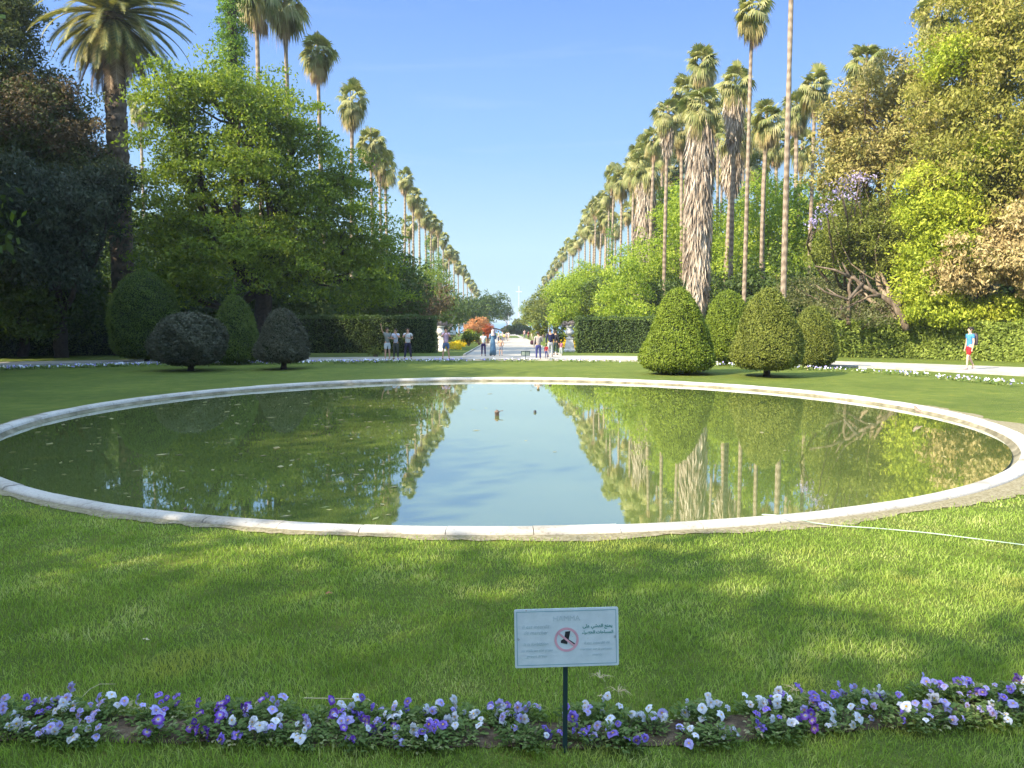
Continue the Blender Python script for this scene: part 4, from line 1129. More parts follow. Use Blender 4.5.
# right of it, darker shrubs toward the avenue
tree('round_dark_tree', 'dark round tree between the big green tree and the left palms', [LB(388, 262, 62, 26, 34), LB(402, 290, 60, 26, 34), LB(375, 300, 58, 28, 30)], gb(392, 62), .35, 'deep', 'darkbark', dens=1.2, clump=.8, leaf=.26)
tree('olive_grey_bush', 'grey-green loose bush behind the end of the left dark hedge', [LB(418, 305, 66, 20, 22), LB(436, 303, 72, 14, 18), LB(404, 312, 62, 18, 18)], gb(420, 67), .2, 'brownleaf', dens=1.3, clump=.7, leaf=.25, cat='bush')
tree('ivy_bush', 'green bush wrapping the left palm trunks halfway down the avenue', [LB(422, 285, 118, 12, 22), LB(434, 283, 138, 12, 26), LB(444, 296, 150, 12, 20), LB(410, 290, 112, 12, 20)], gb(425, 120), .3, 'green', dens=.7, clump=1.1, per=34, leaf=.36, cat='bush')
tree('dark_round_tree', 'dark green rounded tree at the far end of the left palm row', [LB(480, 308, 190, 16, 14), LB(495, 306, 230, 14, 13), LB(465, 310, 170, 14, 14), LB(502, 314, 250, 10, 9)], gb(485, 210), .5, 'deep', dens=.35, clump=1.6, per=40, leaf=.6)
tree('low_dark_tree', 'low dark tree beside the orange bush on the left of the avenue', [LB(452, 314, 125, 14, 13), LB(440, 318, 105, 12, 12)], gb(450, 115), .3, 'deep', dens=.7, clump=1.1, leaf=.4)
# right: bright trees down the avenue
tree('bright_green_tree', 'bright green rounded tree left of the slim right palms', [LB(578, 296, 92, 26, 24), LB(592, 280, 98, 18, 20), LB(566, 310, 88, 16, 16), LB(603, 305, 90, 14, 18), LB(560, 290, 105, 12, 18)], gb(580, 94), .4, 'bright', dens=1.0, clump=.9, per=42, leaf=.3)
tree('olive_round_tree', 'rounded darker olive green tree at the right end of the avenue', [LB(542, 308, 150, 17, 17), LB(553, 296, 165, 13, 16), LB(534, 315, 145, 10, 10)], gb(544, 155), .4, 'yewolive', dens=.6, clump=1.2, per=40, leaf=.42)
tree('glowing_green_tree', 'yellow-green glowing tree between the slim palms and second skirted palm', [LB(626, 288, 72, 20, 34), LB(640, 270, 76, 16, 30), LB(612, 305, 70, 14, 22), LB(632, 315, 68, 22, 14)], gb(628, 73), .35, 'bright', dens=1.3, clump=.8, per=42, leaf=.26)
tree('green_back_tree', 'mid green tree behind the two skirted palms', [LB(675, 265, 80, 26, 56), LB(690, 215, 84, 24, 40), LB(720, 275, 78, 26, 46), LB(665, 220, 90, 20, 36), LB(735, 235, 82, 22, 40)], gb(690, 82), .4, 'bright', dens=1.1, clump=1.0, leaf=.3)
tree('fresh_green_tree', 'fresh green leafy tree behind the slim tall palm and bare trunk', [LB(770, 230, 66, 34, 40), LB(800, 210, 68, 34, 34), LB(775, 280, 64, 40, 36), LB(740, 285, 66, 22, 36), LB(815, 250, 66, 26, 36), LB(760, 195, 72, 24, 22), LB(835, 225, 66, 24, 40)], gb(780, 67), .5, 'bright', dens=1.0, clump=.95, per=42, leaf=.28)
tree('olive_feathery_tree', 'feathery olive tree with leaning pale trunk left of the yellow-green mass', [LB(868, 232, 47, 40, 34), LB(840, 250, 48, 30, 28), LB(900, 250, 46, 26, 36), LB(850, 212, 49, 26, 24)], gb(905, 44), .4, 'yewolive', 'palebark', dens=2.4, clump=.7, per=50, leaf=.2, aspect=3.0, inner=.5, fork=.25)
tree('brown_leaved_tree', 'tall tree with brownish olive leaves against the sky on the right', [LB(862, 112, 50, 40, 32), LB(900, 92, 49, 40, 36), LB(880, 160, 49, 52, 40), LB(848, 168, 50, 34, 34), LB(925, 150, 47, 40, 50), LB(836, 130, 51, 22, 16)], gb(900, 50), .5, 'olive', 'bark', dens=1.5, clump=.8, per=48, leaf=.26, aspect=2.4, inner=.4, rough=.35)
tree('jacaranda', 'purple flowering tree peeking out left of the brown-leaved tree', [LB(842, 192, 45.5, 15, 13), LB(827, 211, 45, 10, 7), LB(860, 176, 45.5, 14, 8), LB(815, 222, 45.5, 6, 4)], gb(850, 52), .25, 'purple', dens=1.5, clump=.5, per=14, leaf=.17, inner=.1)
# big yellow-green mass on the right
tree('creeper_covered_tree', 'towering yellow-green creeper covered tree on the right edge',
     [LB(985, 40, 43, 52, 52), LB(1030, 30, 42, 60, 60), LB(955, 100, 43, 44, 48), LB(1010, 130, 42, 60, 60), LB(950, 165, 42, 42, 44), LB(1040, 190, 41, 60, 60), LB(975, -10, 45, 40, 40)], gb(1000, 44), .8, 'gold', 'bark', dens=1.45, clump=.85, per=60, leaf=.22, aspect=2.4, inner=.5, rough=.42, droop=1.0,
     extra=[('lime_creeper', [LB(950, 60, 42.4, 26, 26), LB(940, 195, 41.6, 38, 36), LB(990, 150, 41, 24, 20), LB(940, 215, 41.5, 34, 26), LB(930, 270, 41.4, 28, 40), LB(950, 240, 41, 30, 40)], 'lime', dict(dens=2.0, leaf=.2, clump=.7)),
            ('dry_creeper', [LB(985, 262, 40.0, 46, 30), LB(1025, 240, 39.6, 40, 44), LB(955, 275, 40.2, 22, 22), LB(1045, 278, 39.6, 34, 30)], 'dry', dict(dens=2.2, leaf=.22, clump=.6, droop=1.2)),
            ('hanging_creeper', [LB(925, 302, 41, 22, 26), LB(958, 308, 40.6, 24, 22), LB(1000, 310, 40.6, 26, 18), LB(1040, 308, 40.4, 24, 22)], 'lime', dict(dens=2.4, leaf=.18, clump=.6, droop=1.2))])
tree('scrubby_bush', 'scrubby grey-green bush under the leaning trunks behind the leafy hedge', [LB(820, 300, 46, 26, 20), LB(870, 312, 46, 26, 14), LB(845, 290, 50, 26, 22), LB(800, 290, 52, 22, 24), LB(888, 305, 45, 18, 16), LB(840, 310, 42.2, 30, 9), LB(875, 318, 41.6, 24, 8)], gb(850, 47), .2, 'scrub', 'bark', dens=1.8, clump=.6, per=32, leaf=.17, cat='bush')

def leaning_trunk(name, label, pts, r0, r1, twigs):
    Y0 = pts[0][2]; p0 = P(pts[0][0], pts[0][1], Y0)
    root = empty(name, (p0.x, Y0, gzf(0, Y0)), 0, label, 'bare tree')
    w = np.array([tuple(P(*q)) for q in pts]) - np.array([p0.x, Y0, gzf(0, Y0)])
    b = MB(); n = len(w)
    t = np.linspace(0, n - 1, n * 4); pp = np.stack([np.interp(t, np.arange(n), w[:, k]) for k in range(3)], -1) + RNG.normal(size=(n * 4, 3)) * .03
    b.tube(pp, np.linspace(r0, r1, len(pp)), 9, wob=.1)
    for q in twigs:
        ww = np.array([tuple(P(*a)) for a in q]) - np.array([p0.x, Y0, gzf(0, Y0)])
        b.tube(ww, np.linspace(r1 * 1.3, .025, len(ww)), 6)
    b.build('trunk', M['bark'], root, smooth=True)
leaning_trunk('leaning_trunk', 'pale leaning trunk rising leftward from behind the leafy hedge', [(908, 330, 41.5), (895, 305, 42), (872, 290, 42.4), (850, 277, 43)], .2, .08,
              [[(880, 296, 42.2), (870, 296, 42), (858, 302, 42)], [(850, 277, 43), (835, 270, 43), (815, 266, 43.5)], [(862, 284, 42.6), (848, 300, 42), (825, 292, 42), (816, 285, 42)], [(872, 290, 42.4), (866, 278, 42.5)]])
leaning_trunk('bare_trunk', 'upright bare grey trunk stub with forked dead branches by the leafy hedge', [(849, 325, 42.8), (849, 300, 42.8), (850, 276, 43)], .12, .07, [[(849, 300, 42.8), (838, 296, 42.8), (826, 288, 43)], [(849, 300, 42.8), (862, 290, 43), (872, 296, 43)], [(850, 278, 43), (842, 262, 43.2)]])

# woods behind, one shared crown mesh per kind
def back_tree_proto(mat_leaf, hh, var):
    lob = [(0, 0, hh * .62, hh * .3, hh * .3, hh * .26), (hh * .18, .5, hh * .82, hh * .2, hh * .2, hh * .17), (-hh * .2, 0, hh * .5, hh * .2, hh * .2, hh * .2), (hh * .1, -hh * .14, hh * .4, hh * .24, hh * .2, hh * .2), (-hh * .06, -hh * .1, hh * .8, hh * .18, hh * .18, hh * .16)]
    c = crown_mb(lob, dens=.85, clump=1.1, per=36, leaf=.36, inner=.35).mesh('crown', M[mat_leaf])
    t = MB(); limb(t, (0, 0, -.5), (0, 0, hh * .5), .45, .3); [limb(t, (0, 0, hh * .35), l[:3], .2, .05) for l in lob]
    return c, t.mesh('trunk', M['darkbark'], smooth=True)
PT = [back_tree_proto('deep', 13, 0), back_tree_proto('green', 14, 1), back_tree_proto('bright', 12, 2), back_tree_proto('yewolive', 13, 3)]
back = []
for px, Y, k, s in ((-60, 60, 0, 1.1), (10, 62, 0, 1.1), (75, 66, 0, .95), (120, 72, 1, .85), (165, 64, 0, .9), (215, 68, 0, 1.0), (265, 70, 0, 1.0), (320, 72, 0, .9), (355, 80, 0, .75), (385, 92, 0, .7), (400, 110, 0, .75), (412, 135, 1, .8), (428, 165, 0, .8), (440, 195, 0, .9),
                    (455, 230, 0, .9), (468, 280, 0, .9), (480, 330, 0, .95)):
    back.append((px, Y, k, s, 'left'))
for px, Y, k, s in ((530, 330, 1, .9), (538, 270, 2, .9), (548, 225, 2, .95), (556, 190, 1, .9), (566, 160, 2, .85), (580, 140, 1, .9), (598, 125, 2, .85), (618, 112, 2, .9), (650, 104, 1, .95), (680, 108, 0, 1.0), (712, 100, 1, .95), (745, 90, 0, .95), (790, 86, 1, .9), (830, 76, 0, .8), (868, 66, 0, .75), (905, 64, 0, 1), (950, 58, 0, 1.1), (1010, 56, 0, 1.2), (1080, 52, 0, 1.2)):
    back.append((px, Y, k, s, 'right'))
cnt = {'left': 0, 'right': 0}
for (px, Y, k, s, side) in back:
    cnt[side] += 1
    g = gb(px, Y); tone = ['dark', 'mid green', 'light green', 'olive'][k]
    o = empty('woodland_tree', g, prs.uniform(0, 6.28), f'{tone} tree of the {side} woods behind the palms, {ORD[cnt[side]]} from the camera side', 'tree', f'background trees of the {side} woods')
    o.scale = (s, s, s)
    for nm, mm in zip(('crown', 'trunk'), PT[k]):
        link(bpy.data.objects.new(nm, mm), o)

# dense undergrowth closing both sides under the trees
def undergrowth(name, label, pts, m):
    lob = []
    for (px, Y, top) in pts:
        p = P(px, 330, Y); zt = P(px, top, Y).z; g = gzf(0, Y); hh = (zt - g) / 2
        lob.append((p.x, Y, g + hh * .9, Y * .05, 2.5, hh * 1.1))
    b = crown_mb(lob, dens=.9, clump=1.0, per=50, leaf=.34, inner=.3, zmin=-1)
    tag(b.build(name, M[m]), label, 'undergrowth', kind='stuff')
undergrowth('left_undergrowth', 'dark undergrowth under the trees left of the pond', [(x, 56 + max(0, x - 300) * .25, 262 + max(0, x - 300) * .3) for x in range(-120, 430, 30)], 'deep')
undergrowth('right_undergrowth', 'dark undergrowth under the trees right of the pond', [(x, 58 + max(0, 760 - x) * .2, 262 + max(0, 760 - x) * .1) for x in range(600, 1180, 30)], 'deep')

# shade trees standing left of and behind the camera
shade = [(-9.2, -6.2, 1.12, 0), (-14.5, -7.2, 1.05, 0), (-12.0, -9.5, 1.15, 0), (-5.0, -8.8, 1.15, 0), (-18, -4.5, 1.05, 0), (-20, 0, 1.1, 0), (-3, -9, 1.15, 1), (-21, 6, 1.15, 0), (-23, 13, 1.15, 1), (-25.5, 20, 1.4, 0), (-27, 26.5, 1.5, 1), (-30.5, 32.5, 1.5, 0), (-12, -12, 1.2, 0)]
for i, (x, y, s, k) in enumerate(shade):
    o = empty('shade_tree', (x, y, 0), i * 1.3, f'broad leafy shade tree out of the picture on the left, {ORD[i+1]} of them', 'tree', 'shade trees left of the basin')
    o.scale = (s, s, s)
    for nm, mm in zip(('crown', 'trunk'), PT[k]): link(bpy.data.objects.new(nm, mm), o)

# ------------------------------------------------------------------ 9. avenue furniture
def urn(px, base_py, label, plant_dx=0):
    b0 = G(px, base_py); k = b0.y / F
    root = empty('stone_urn', (b0.x, b0.y, b0.z), 0, label, 'urn', 'stone urns at the avenue entrance')
    b = MB()
    b.lathe([(.01, 0), (.56, 0), (.56, .12), (.5, .15), (.47, .2), (.4, .55), (.3, .88), (.36, .92), (.36, .98), (.01, .98)], 4, square=True)
    b.build('pedestal', M['stone'], root)
    b = MB(); b.lathe([(.01, .98), (.2, .98), (.2, 1.02), (.12, 1.08), (.13, 1.14), (.28, 1.22), (.34, 1.34), (.33, 1.46), (.24, 1.56), (.22, 1.66), (.3, 1.78), (.34, 1.8), (.34, 1.84), (.26, 1.84), (.2, 1.7), (.01, 1.68)], 28)
    b.build('bowl', M['stone'], root, smooth=True)
    b = crown_mb([(plant_dx, 0, 2.0, .5, .42, .2), (plant_dx - .35, 0, 1.92, .28, .25, .16), (plant_dx + .38, 0, 1.92, .28, .25, .16)], dens=16, clump=.14, per=16, leaf=.1, inner=.4)
    b.build('plant', M['urnplant'], root)
urn(440.5, 351.2, 'pale stone urn with drooping grey plants left of the avenue, behind the man in pink', .12)
urn(569.5, 351.5, 'pale stone urn with a wide grey plant right of the avenue, by the hedge')

# flower beds of yellow flowers
def yellow_bed(name, label, pts, w, h=.28):
    c0 = np.array([np.mean([p[0] for p in pts]), np.mean([p[1] for p in pts])])
    lob = []
    L = np.array(pts); d = np.concatenate([[0], np.cumsum(np.linalg.norm(np.diff(L, axis=0), axis=1))])
    for t in np.arange(0, d[-1], .5):
        x = np.interp(t, d, L[:, 0]); y = np.interp(t, d, L[:, 1]); lob.append((x, y, gzf(0, y) + .1, w, .5, h))
    b = crown_mb(lob, dens=7, clump=.12, per=7, leaf=.11, inner=0, aspect=1.2, zmin=-.1)
    o = b.build(name, M['marigold']); tag(o, label, 'flower bed', kind='stuff')
q = lambda px, py: (G(px, py).x, G(px, py).y)
yellow_bed('yellow_flowers', 'strip of yellow flowers along the lawn left of the avenue', [q(450, 350), q(460, 344.5), q(470, 340.5), q(478, 337.5)], .75, .3)
yellow_bed('yellow_flowers', 'patch of yellow flowers right of the avenue beside the urn', [q(579, 349.5), q(568, 348), q(560, 344), q(552, 338.5)], .6, .6)

def shrub(name, label, px, py, Y, rx, ry, m, leaf=.16, cat='bush', ground=True, group=None):
    l = LB(px, py, Y, rx, ry); g = gzf(0, Y)
    root = empty(name, (l[0], Y, g), 0, label, cat, group)
    b = crown_mb([(0, 0, l[2] - g, l[3], l[3] * .9, l[5]), (l[3] * .35, -.1, l[2] - g - l[5] * .3, l[3] * .7, l[3] * .7, l[5] * .7), (-l[3] * .35, 0, l[2] - g - l[5] * .3, l[3] * .7, l[3] * .7, l[5] * .7)], dens=5, clump=.3, per=22, leaf=leaf, inner=.3, rough=.12)
    for i in range(len(b.V)): b.V[i][:, 2] = np.maximum(b.V[i][:, 2], .02)
    b.build('crown', M[m], root)
    b = MB(); [limb(b, (0, 0, -.1), (math.cos(a) * l[3] * .5, math.sin(a) * l[3] * .4, l[2] - g), .07, .02) for a in (0, 1.3, 2.6, 4, 5.2)]
    b.build('trunk', M['bark'], root)
    return root
shrub('orange_bush', 'round orange leaved bush left of the avenue above the crowd', 477.5, 326, 92, 13, 8.5, 'orange', .2)
shrub('russet_bush', 'red-brown bush just right of the orange one', 488, 331, 88, 6.5, 7.5, 'russet', .2)
shrub('yellow_green_bush', 'small yellow-green bush under the orange one', 470, 333, 86, 6, 3.2, 'lime', .18)
shrub('round_green_bush', 'dark round bush above the left yellow flowers', 468.5, 336.5, 74, 6.5, 6, 'deep', .16)
shrub('dark_low_bush', 'low dark bush right of the round one, behind the yellow flowers', 479, 335.5, 80, 5, 5, 'deep', .16)
shrub('dark_green_bush', 'dark bush right of the avenue behind the man in navy', 559, 335.5, 66, 5, 8, 'deep', .16)
shrub('pale_green_bush', 'pale olive bush right of the avenue left of the man in navy', 540, 328, 96, 8, 8, 'yewolive', .2)
shrub('sandy_bush', 'sandy yellow-green bush behind the right stone urn', 572, 330, 62, 7, 6, 'lime', .14)
shrub('distant_hedge_bush', 'dark low shrubbery closing the far end of the avenue', 517, 329.5, 240, 14, 5, 'deep', .5)
shrub('distant_tree', 'small rounded distant tree in front of the sea', 517.5, 325, 300, 5, 6, 'yewolive', .6, cat='tree')
shrub('corner_bush', 'low leafy plant at the foot of the right dark hedge', 650, 350, 44, 6, 5, 'russet', .12)
shrub('corner_plant', 'low pale green plant at the foot of the left dark hedge', 375, 351, 44.5, 6, 4, 'yewolive', .12)

# far lawn at the avenue's end
b = MB(); yy = [150, 175, 200]; V = []
for s in (-1, 1):
    for y in yy: V.append((axx(y) + s * 2.2, y, gzf(0, y) + .05))
b.add(V, [(0, 3, 4, 1), (1, 4, 5, 2)]); tag(b.build('avenue_centre_grass_path', M['lawn']), kind='structure')

# distant masts
def mast(px, ptop, pbot, Y, label, arms):
    p = P(px, ptop, Y); g = -5.0
    root = empty('harbour_mast', (p.x, Y, g), 0, label, 'mast', 'thin masts by the sea')
    b = MB(); b.tube([(0, 0, 0), (0, 0, p.z - g)], [.28, .14], 8); b.build('pole', M['mastgrey'], root)
    if arms:
        b = MB(); b.box(-1.6, 1.6, -.1, .1, p.z - g - 3.1, p.z - g - 2.8); b.box(-.5, .5, -.4, .4, p.z - g - 3.3, p.z - g - 3.1); b.build('cross_arm', M['mastgrey'], root)
M['mastgrey'] = plain('mast_paint', (0.5, 0.55, 0.58), .5)
mast(509, 294, 322, 405, 'thinner left mast against the pale sky above the sea', False)
mast(519, 286, 322, 405, 'taller right mast with a cross arm above the sea', True)
# pale building by the sea
def far_house():
    Y = 390; p = P(524, 324, Y)
    root = empty('seaside_building', (p.x, Y, -5), 0, 'small pale building with a pinkish wall at the end of the avenue', 'building')
    b = MB(); b.box(-2.2, 2.2, 0, 5, 0, 5.6); b.build('wall', M['palewall'], root)
    b = MB(); b.box(-2.5, 2.5, -.3, 5.3, 5.6, 6.0); b.build('roof', M['stone'], root)
    for x in (-1.2, .7):
        b = MB(); b.box(x, x + .6, -.03, .02, 2.6, 4); b.build('window', M['black'], root)
M['palewall'] = plain('pale_wall', (0.6, 0.5, 0.45), .9)
far_house()

# small backs of signs ------------------------------------------------
def small_sign(px, base_py, w_px, label, white, top_py, bot_py):
    p = G(px, base_py); Y = p.y; k = Y / F; zt = P(px, top_py, Y).z; zb = P(px, bot_py, Y).z
    root = empty('lawn_sign', (p.x, Y, p.z), 0, label, 'sign')
    b = MB(); b.box(-.015, .015, 0, .03, -.1, zt - p.z); b.build('post', M['postgreen'], root)
    w = w_px * k / 2
    b = MB(); b.box(-w, w, -.012, 0, zb - p.z, zt - p.z); b.build('board', M['board'] if white else M['signgrey'], root)
    b = MB(); e = .025
    for (x0, x1, z0, z1) in ((-w, w, zt - p.z - e, zt - p.z), (-w, w, zb - p.z, zb - p.z + e), (-w, -w + e, zb - p.z + e, zt - p.z - e), (w - e, w, zb - p.z + e, zt - p.z - e), (-.015, .015, zb - p.z + e, zt - p.z - e)):
        b.box(x0, x1, -.02, -.0125, z0, z1)
    b.build('rim', M['postgreen'] if not white else M['stone'], root)
M['signgrey'] = plain('sign_back', (0.2, 0.24, 0.22), .6)
small_sign(525.5, 362, 9, 'small grey-green sign back on a thin post beside the ring path', False, 351, 355.6)
small_sign(453, 344, 6.2, 'small white board beside the left stone urn', True, 330.5, 334.6)
def wood_post():
    p = G(307.5, 359.5)
    root = empty('wooden_post', (p.x, p.y, 0), 0, 'short brown post right of the dark cone bush', 'post')
    b = MB(); b.lathe([(.01, -.1), (.07, -.1), (.07, .85), (.06, .9), (.01, .92)], 10); b.build('shaft', M['bark'], root)
wood_post()

# ------------------------------------------------------------------ 10. far ring of small flowers
def ring_flowers():
    line = [G(-120, 377), G(0, 370.3), G(60, 368.3), G(120, 366.6), G(200, 365), G(300, 363.9), G(400, 362.6), G(510, 361.9), G(600, 362.3), G(680, 364.6), G(740, 367), G(800, 369.5), G(860, 372.5), G(910, 376), G(970, 381.5), G(1024, 387), G(1100, 395)]
    L = np.array([(p.x, p.y) for p in line]); d = np.concatenate([[0], np.cumsum(np.linalg.norm(np.diff(L, axis=0), axis=1))])
    n = 3400; t = RNG.uniform(0, d[-1], n)
    x = np.interp(t, d, L[:, 0]) + RNG.normal(size=n) * .16; y = np.interp(t, d, L[:, 1]) + RNG.normal(size=n) * .2
    dens = .35 + .65 * (np.sin(t * 1.7) * .5 + .5); dens = np.where(x > -5, dens * .35, dens)
    k = RNG.uniform(0, 1, n) < dens; x, y = x[k], y[k]; n = len(x)
    names = (('white_blossoms', 'small_white', .5, 'small white flowers sprinkled in the far ring bed'), ('violet_blossoms', 'small_violet', .45, 'small violet flowers sprinkled in the far ring bed'))
    lab = RNG.uniform(0, 1, n)
    b = MB(); c = np.stack([x, y, RNG.uniform(.02, .12, n)], -1); c = np.repeat(c, 4, 0) + RNG.normal(size=(n * 4, 3)) * [.08, .08, .025]
    c[:, 2] = np.abs(c[:, 2]); b.quads(leaf_quads(c, .11, 2, -.3)); tag(b.build('flower_border_leaves', M['pleaf']), 'low green leaves of the far ring flower bed', 'flower bed', kind='stuff')
    for (nm, mm, fr, lb), sel in zip(names, (lab < .55, lab >= .55)):
        xs = x[sel]; ys = y[sel]; m_ = len(xs); b = MB()
        c = np.stack([xs, ys, RNG.uniform(.08, .19, m_)], -1)
        b.quads(leaf_quads(c, .08, 1.1, 0, np.tile([0, -1., .5], (m_, 1)), .6)); tag(b.build(nm, M[mm]), lb, 'flowers', kind='stuff')
M['small_white'] = plain('white_blossom', (0.72, 0.74, 0.8), .7)
M['small_violet'] = plain('violet_blossom', (0.36, 0.32, 0.7), .7)
ring_flowers()

# ------------------------------------------------------------------ 11. hose, litter, pond odds
def hose():
    pts = [(762, 514.5, .05), (775, 515, .075), (800, 519.5, .075), (812, 522.8, .03), (840, 526, .025), (880, 528.5, .02), (930, 533, .02), (985, 540, .02), (1040, 547, .02), (1120, 556, .02)]
    w = []
    for px, py, z in pts: p = G(px, py, z); w.append((p.x, p.y, z))
    w = np.array(w); n = len(w); t = np.linspace(0, n - 1, 90)
    pp = np.stack([np.interp(t, np.arange(n), w[:, k]) for k in range(3)], -1); kk = np.ones(7) / 7
    pp = np.stack([np.convolve(np.pad(pp[:, k], 3, mode='reflect', reflect_type='odd'), kk, 'valid') for k in range(3)], -1)
    b = MB(); b.tube(pp, .006, 8); tag(b.build('garden_hose', M['hose'], smooth=True), 'pale green garden hose over the coping and across the right lawn', 'hose')
M['hose'] = plain('hose_rubber', (0.36, 0.46, 0.37), .4)
hose()

def leaf_litter(name, label, px, py, L, W, m, cat='leaf', rz=0.0, curl=.3):
    p = G(px, py); b = MB(); n = 8; V = []
    for i in range(n):
        s = i / (n - 1); w = W * math.sin(max(.03, min(.98, s)) * math.pi) ** .7 / 2; z = .022 + curl * W * math.sin(s * math.pi) + .004 * math.sin(i * 2.1)
        V += [((s - .5) * L, -w, z + curl * w), ((s - .5) * L, 0, z), ((s - .5) * L, w, z + curl * w)]
    b.add(V, [(i * 3 + j, i * 3 + 3 + j, i * 3 + 4 + j, i * 3 + 1 + j) for i in range(n - 1) for j in range(2)])
    o = b.build(name, M[m], loc=(p.x, p.y, p.z)); o.rotation_euler.z = rz; tag(o, label, cat)
M['brownlf'] = plain('brown_dead_leaf', (0.32, 0.15, 0.07), .8)
M['straw'] = plain('straw', (0.5, 0.42, 0.26), .8)
leaf_litter('fallen_leaf', 'curled orange-brown fallen leaf alone in the middle of the near lawn', 329, 597, .055, .038, 'brownlf', rz=.4)
leaf_litter('fallen_leaf', 'thin pale brown fallen leaf on the left part of the near lawn', 146, 643, .06, .018, 'straw', rz=-.3)
leaf_litter('fallen_leaf', 'dry pale leaf standing in the flower bed soil gap right of the sign', 757, 738, .1, .022, 'straw', rz=1.9, curl=.8)
leaf_litter('fallen_leaf', 'small tan leaf on the grass right of the sign post', 601, 700, .045, .012, 'straw', rz=.1)
def straw(name, label, pts, r=.0028, cat='straw'):
    w = np.array([tuple(G(px, py, z)) for px, py, z in pts]); c = w[0].copy(); b = MB()
    n = len(w); t = np.linspace(0, n - 1, n * 4); pp = np.stack([np.interp(t, np.arange(n), w[:, k]) for k in range(3)], -1) - c
    b.tube(pp, np.linspace(r, r * .5, len(pp)), 5); o = b.build(name, M['straw'], loc=tuple(c)); tag(o, label, cat)
straw('grass_straw', 'long dry straw lying on the grass left of the sign', [(304, 698, .045), (330, 698.5, .05), (368, 699, .045), (378, 706, .03)])
straw('grass_straw', 'short slanted dry straw on the grass near the left edge', [(82, 697, .03), (90, 689, .05), (100, 684, .06), (116, 684, .055)], .0022)
def dry_tuft(px, py, label):
    p = G(px, py); b = MB()
    for i in range(16):
        a = RNG.uniform(0, 6.28); l = RNG.uniform(.03, .09); b.tube([(0, 0, .03), (math.cos(a) * l * .5, math.sin(a) * l * .5, .05), (math.cos(a) * l, math.sin(a) * l, RNG.uniform(.02, .05))], [.0016, .0012, .0006], 4)
    o = b.build('dry_grass_tuft', M['straw'], loc=(p.x, p.y, 0)); tag(o, label, 'dry grass')
dry_tuft(600, 683, 'upper frayed tuft of dry grass right of the sign post')
dry_tuft(618, 697, 'lower frayed tuft of dry grass right of the sign post')
dry_tuft(795, 696, 'pale dry weed tuft above the right flowers')

def pond_pipe():
    Z = -0.08; p = G(497, 415.5, Z)
    root = empty('fountain_nozzle', (p.x, p.y, Z), 0, 'short rusty fountain nozzle standing in the middle of the pond', 'fountain nozzle')
    b = MB(); b.lathe([(.01, -.1), (.05, -.1), (.05, .07), (.058, .07), (.058, .1), (.035, .1), (.03, .13), (.01, .13)], 14); b.build('pipe', M['rust'], root, smooth=True)
    b = MB(); b.tube([(.05, 0, .1), (.14, .02, .11)], .008, 6); b.build('spout', M['rust'], root)
    p = G(535, 412.5, Z); b = MB(); b.lathe([(.001, .06), (.03, .045), (.035, 0), (.02, -.03)], 12)
    o = b.build('floating_ball', M['black'], loc=(p.x, p.y, Z), smooth=True); tag(o, 'small dark float in the water right of the nozzle', 'float')
pond_pipe()
def rim_bird():
    p = G(917.5, 414, .03)
    root = empty('bird', (p.x, p.y, .01), R(200), 'small brownish bird perched on the right side of the coping', 'bird')
    b = MB(); b.tube([(0, .09, .07), (0, .06, .085), (0, .0, .1), (0, -.045, .13), (0, -.06, .165), (0, -.085, .18), (0, -.115, .172)], [.008, .028, .045, .036, .026, .026, .004], 12)
    b.tube([(0, .06, .08), (0, .15, .05)], [.02, .008], 6)
    b.tube([(.015, 0, .07), (.018, 0, -.0)], .004, 5); b.tube([(-.015, 0, .07), (-.018, 0, -.0)], .004, 5)
    b.build('body', M['birdb'], root, smooth=True)
M['birdb'] = plain('bird_feathers', (0.2, 0.15, 0.12), .8)
rim_bird()

def floating():
    n = 800
    a = RNG.uniform(0, 2 * np.pi, n); r = (RW - .25) * RNG.uniform(0, 1, n) ** .5
    x = PC[0] + r * np.cos(a); y = PC[1] + r * np.sin(a)
    k = (x < -1.2) | (RNG.uniform(0, 1, n) < .1); x, y = x[k], y[k]; n = len(x)
    L = RNG.uniform(.03, .075, n) * (1 + .9 * (RNG.uniform(0, 1, n) < .15)); th = RNG.uniform(0, np.pi, n); W = L * RNG.uniform(.2, .55, n)
    u = np.stack([np.cos(th), np.sin(th), 0 * th], -1); v = np.stack([-np.sin(th), np.cos(th), 0 * th], -1); c = np.stack([x, y, np.full(n, -.075)], -1)
    V = np.stack([c - u * L[:, None], c + v * W[:, None], c + u * L[:, None], c - v * W[:, None]], 1).reshape(-1, 3); V[:, 2] += RNG.uniform(0, .006, len(V))
    b = MB(); b.quads(V); tag(b.build('floating_leaves', M['floatlf']), 'scattered yellow and brown leaf litter floating on the pond', 'leaf litter', kind='stuff')
M['floatlf'] = leafmat('floating_leaf', [(0.08, 0.06, 0.03), (0.2, 0.18, 0.08), (0.3, 0.28, 0.14), (0.16, 0.2, 0.07)], trans=.1, nscale=2)
floating()
def soil_crumbs(): pass

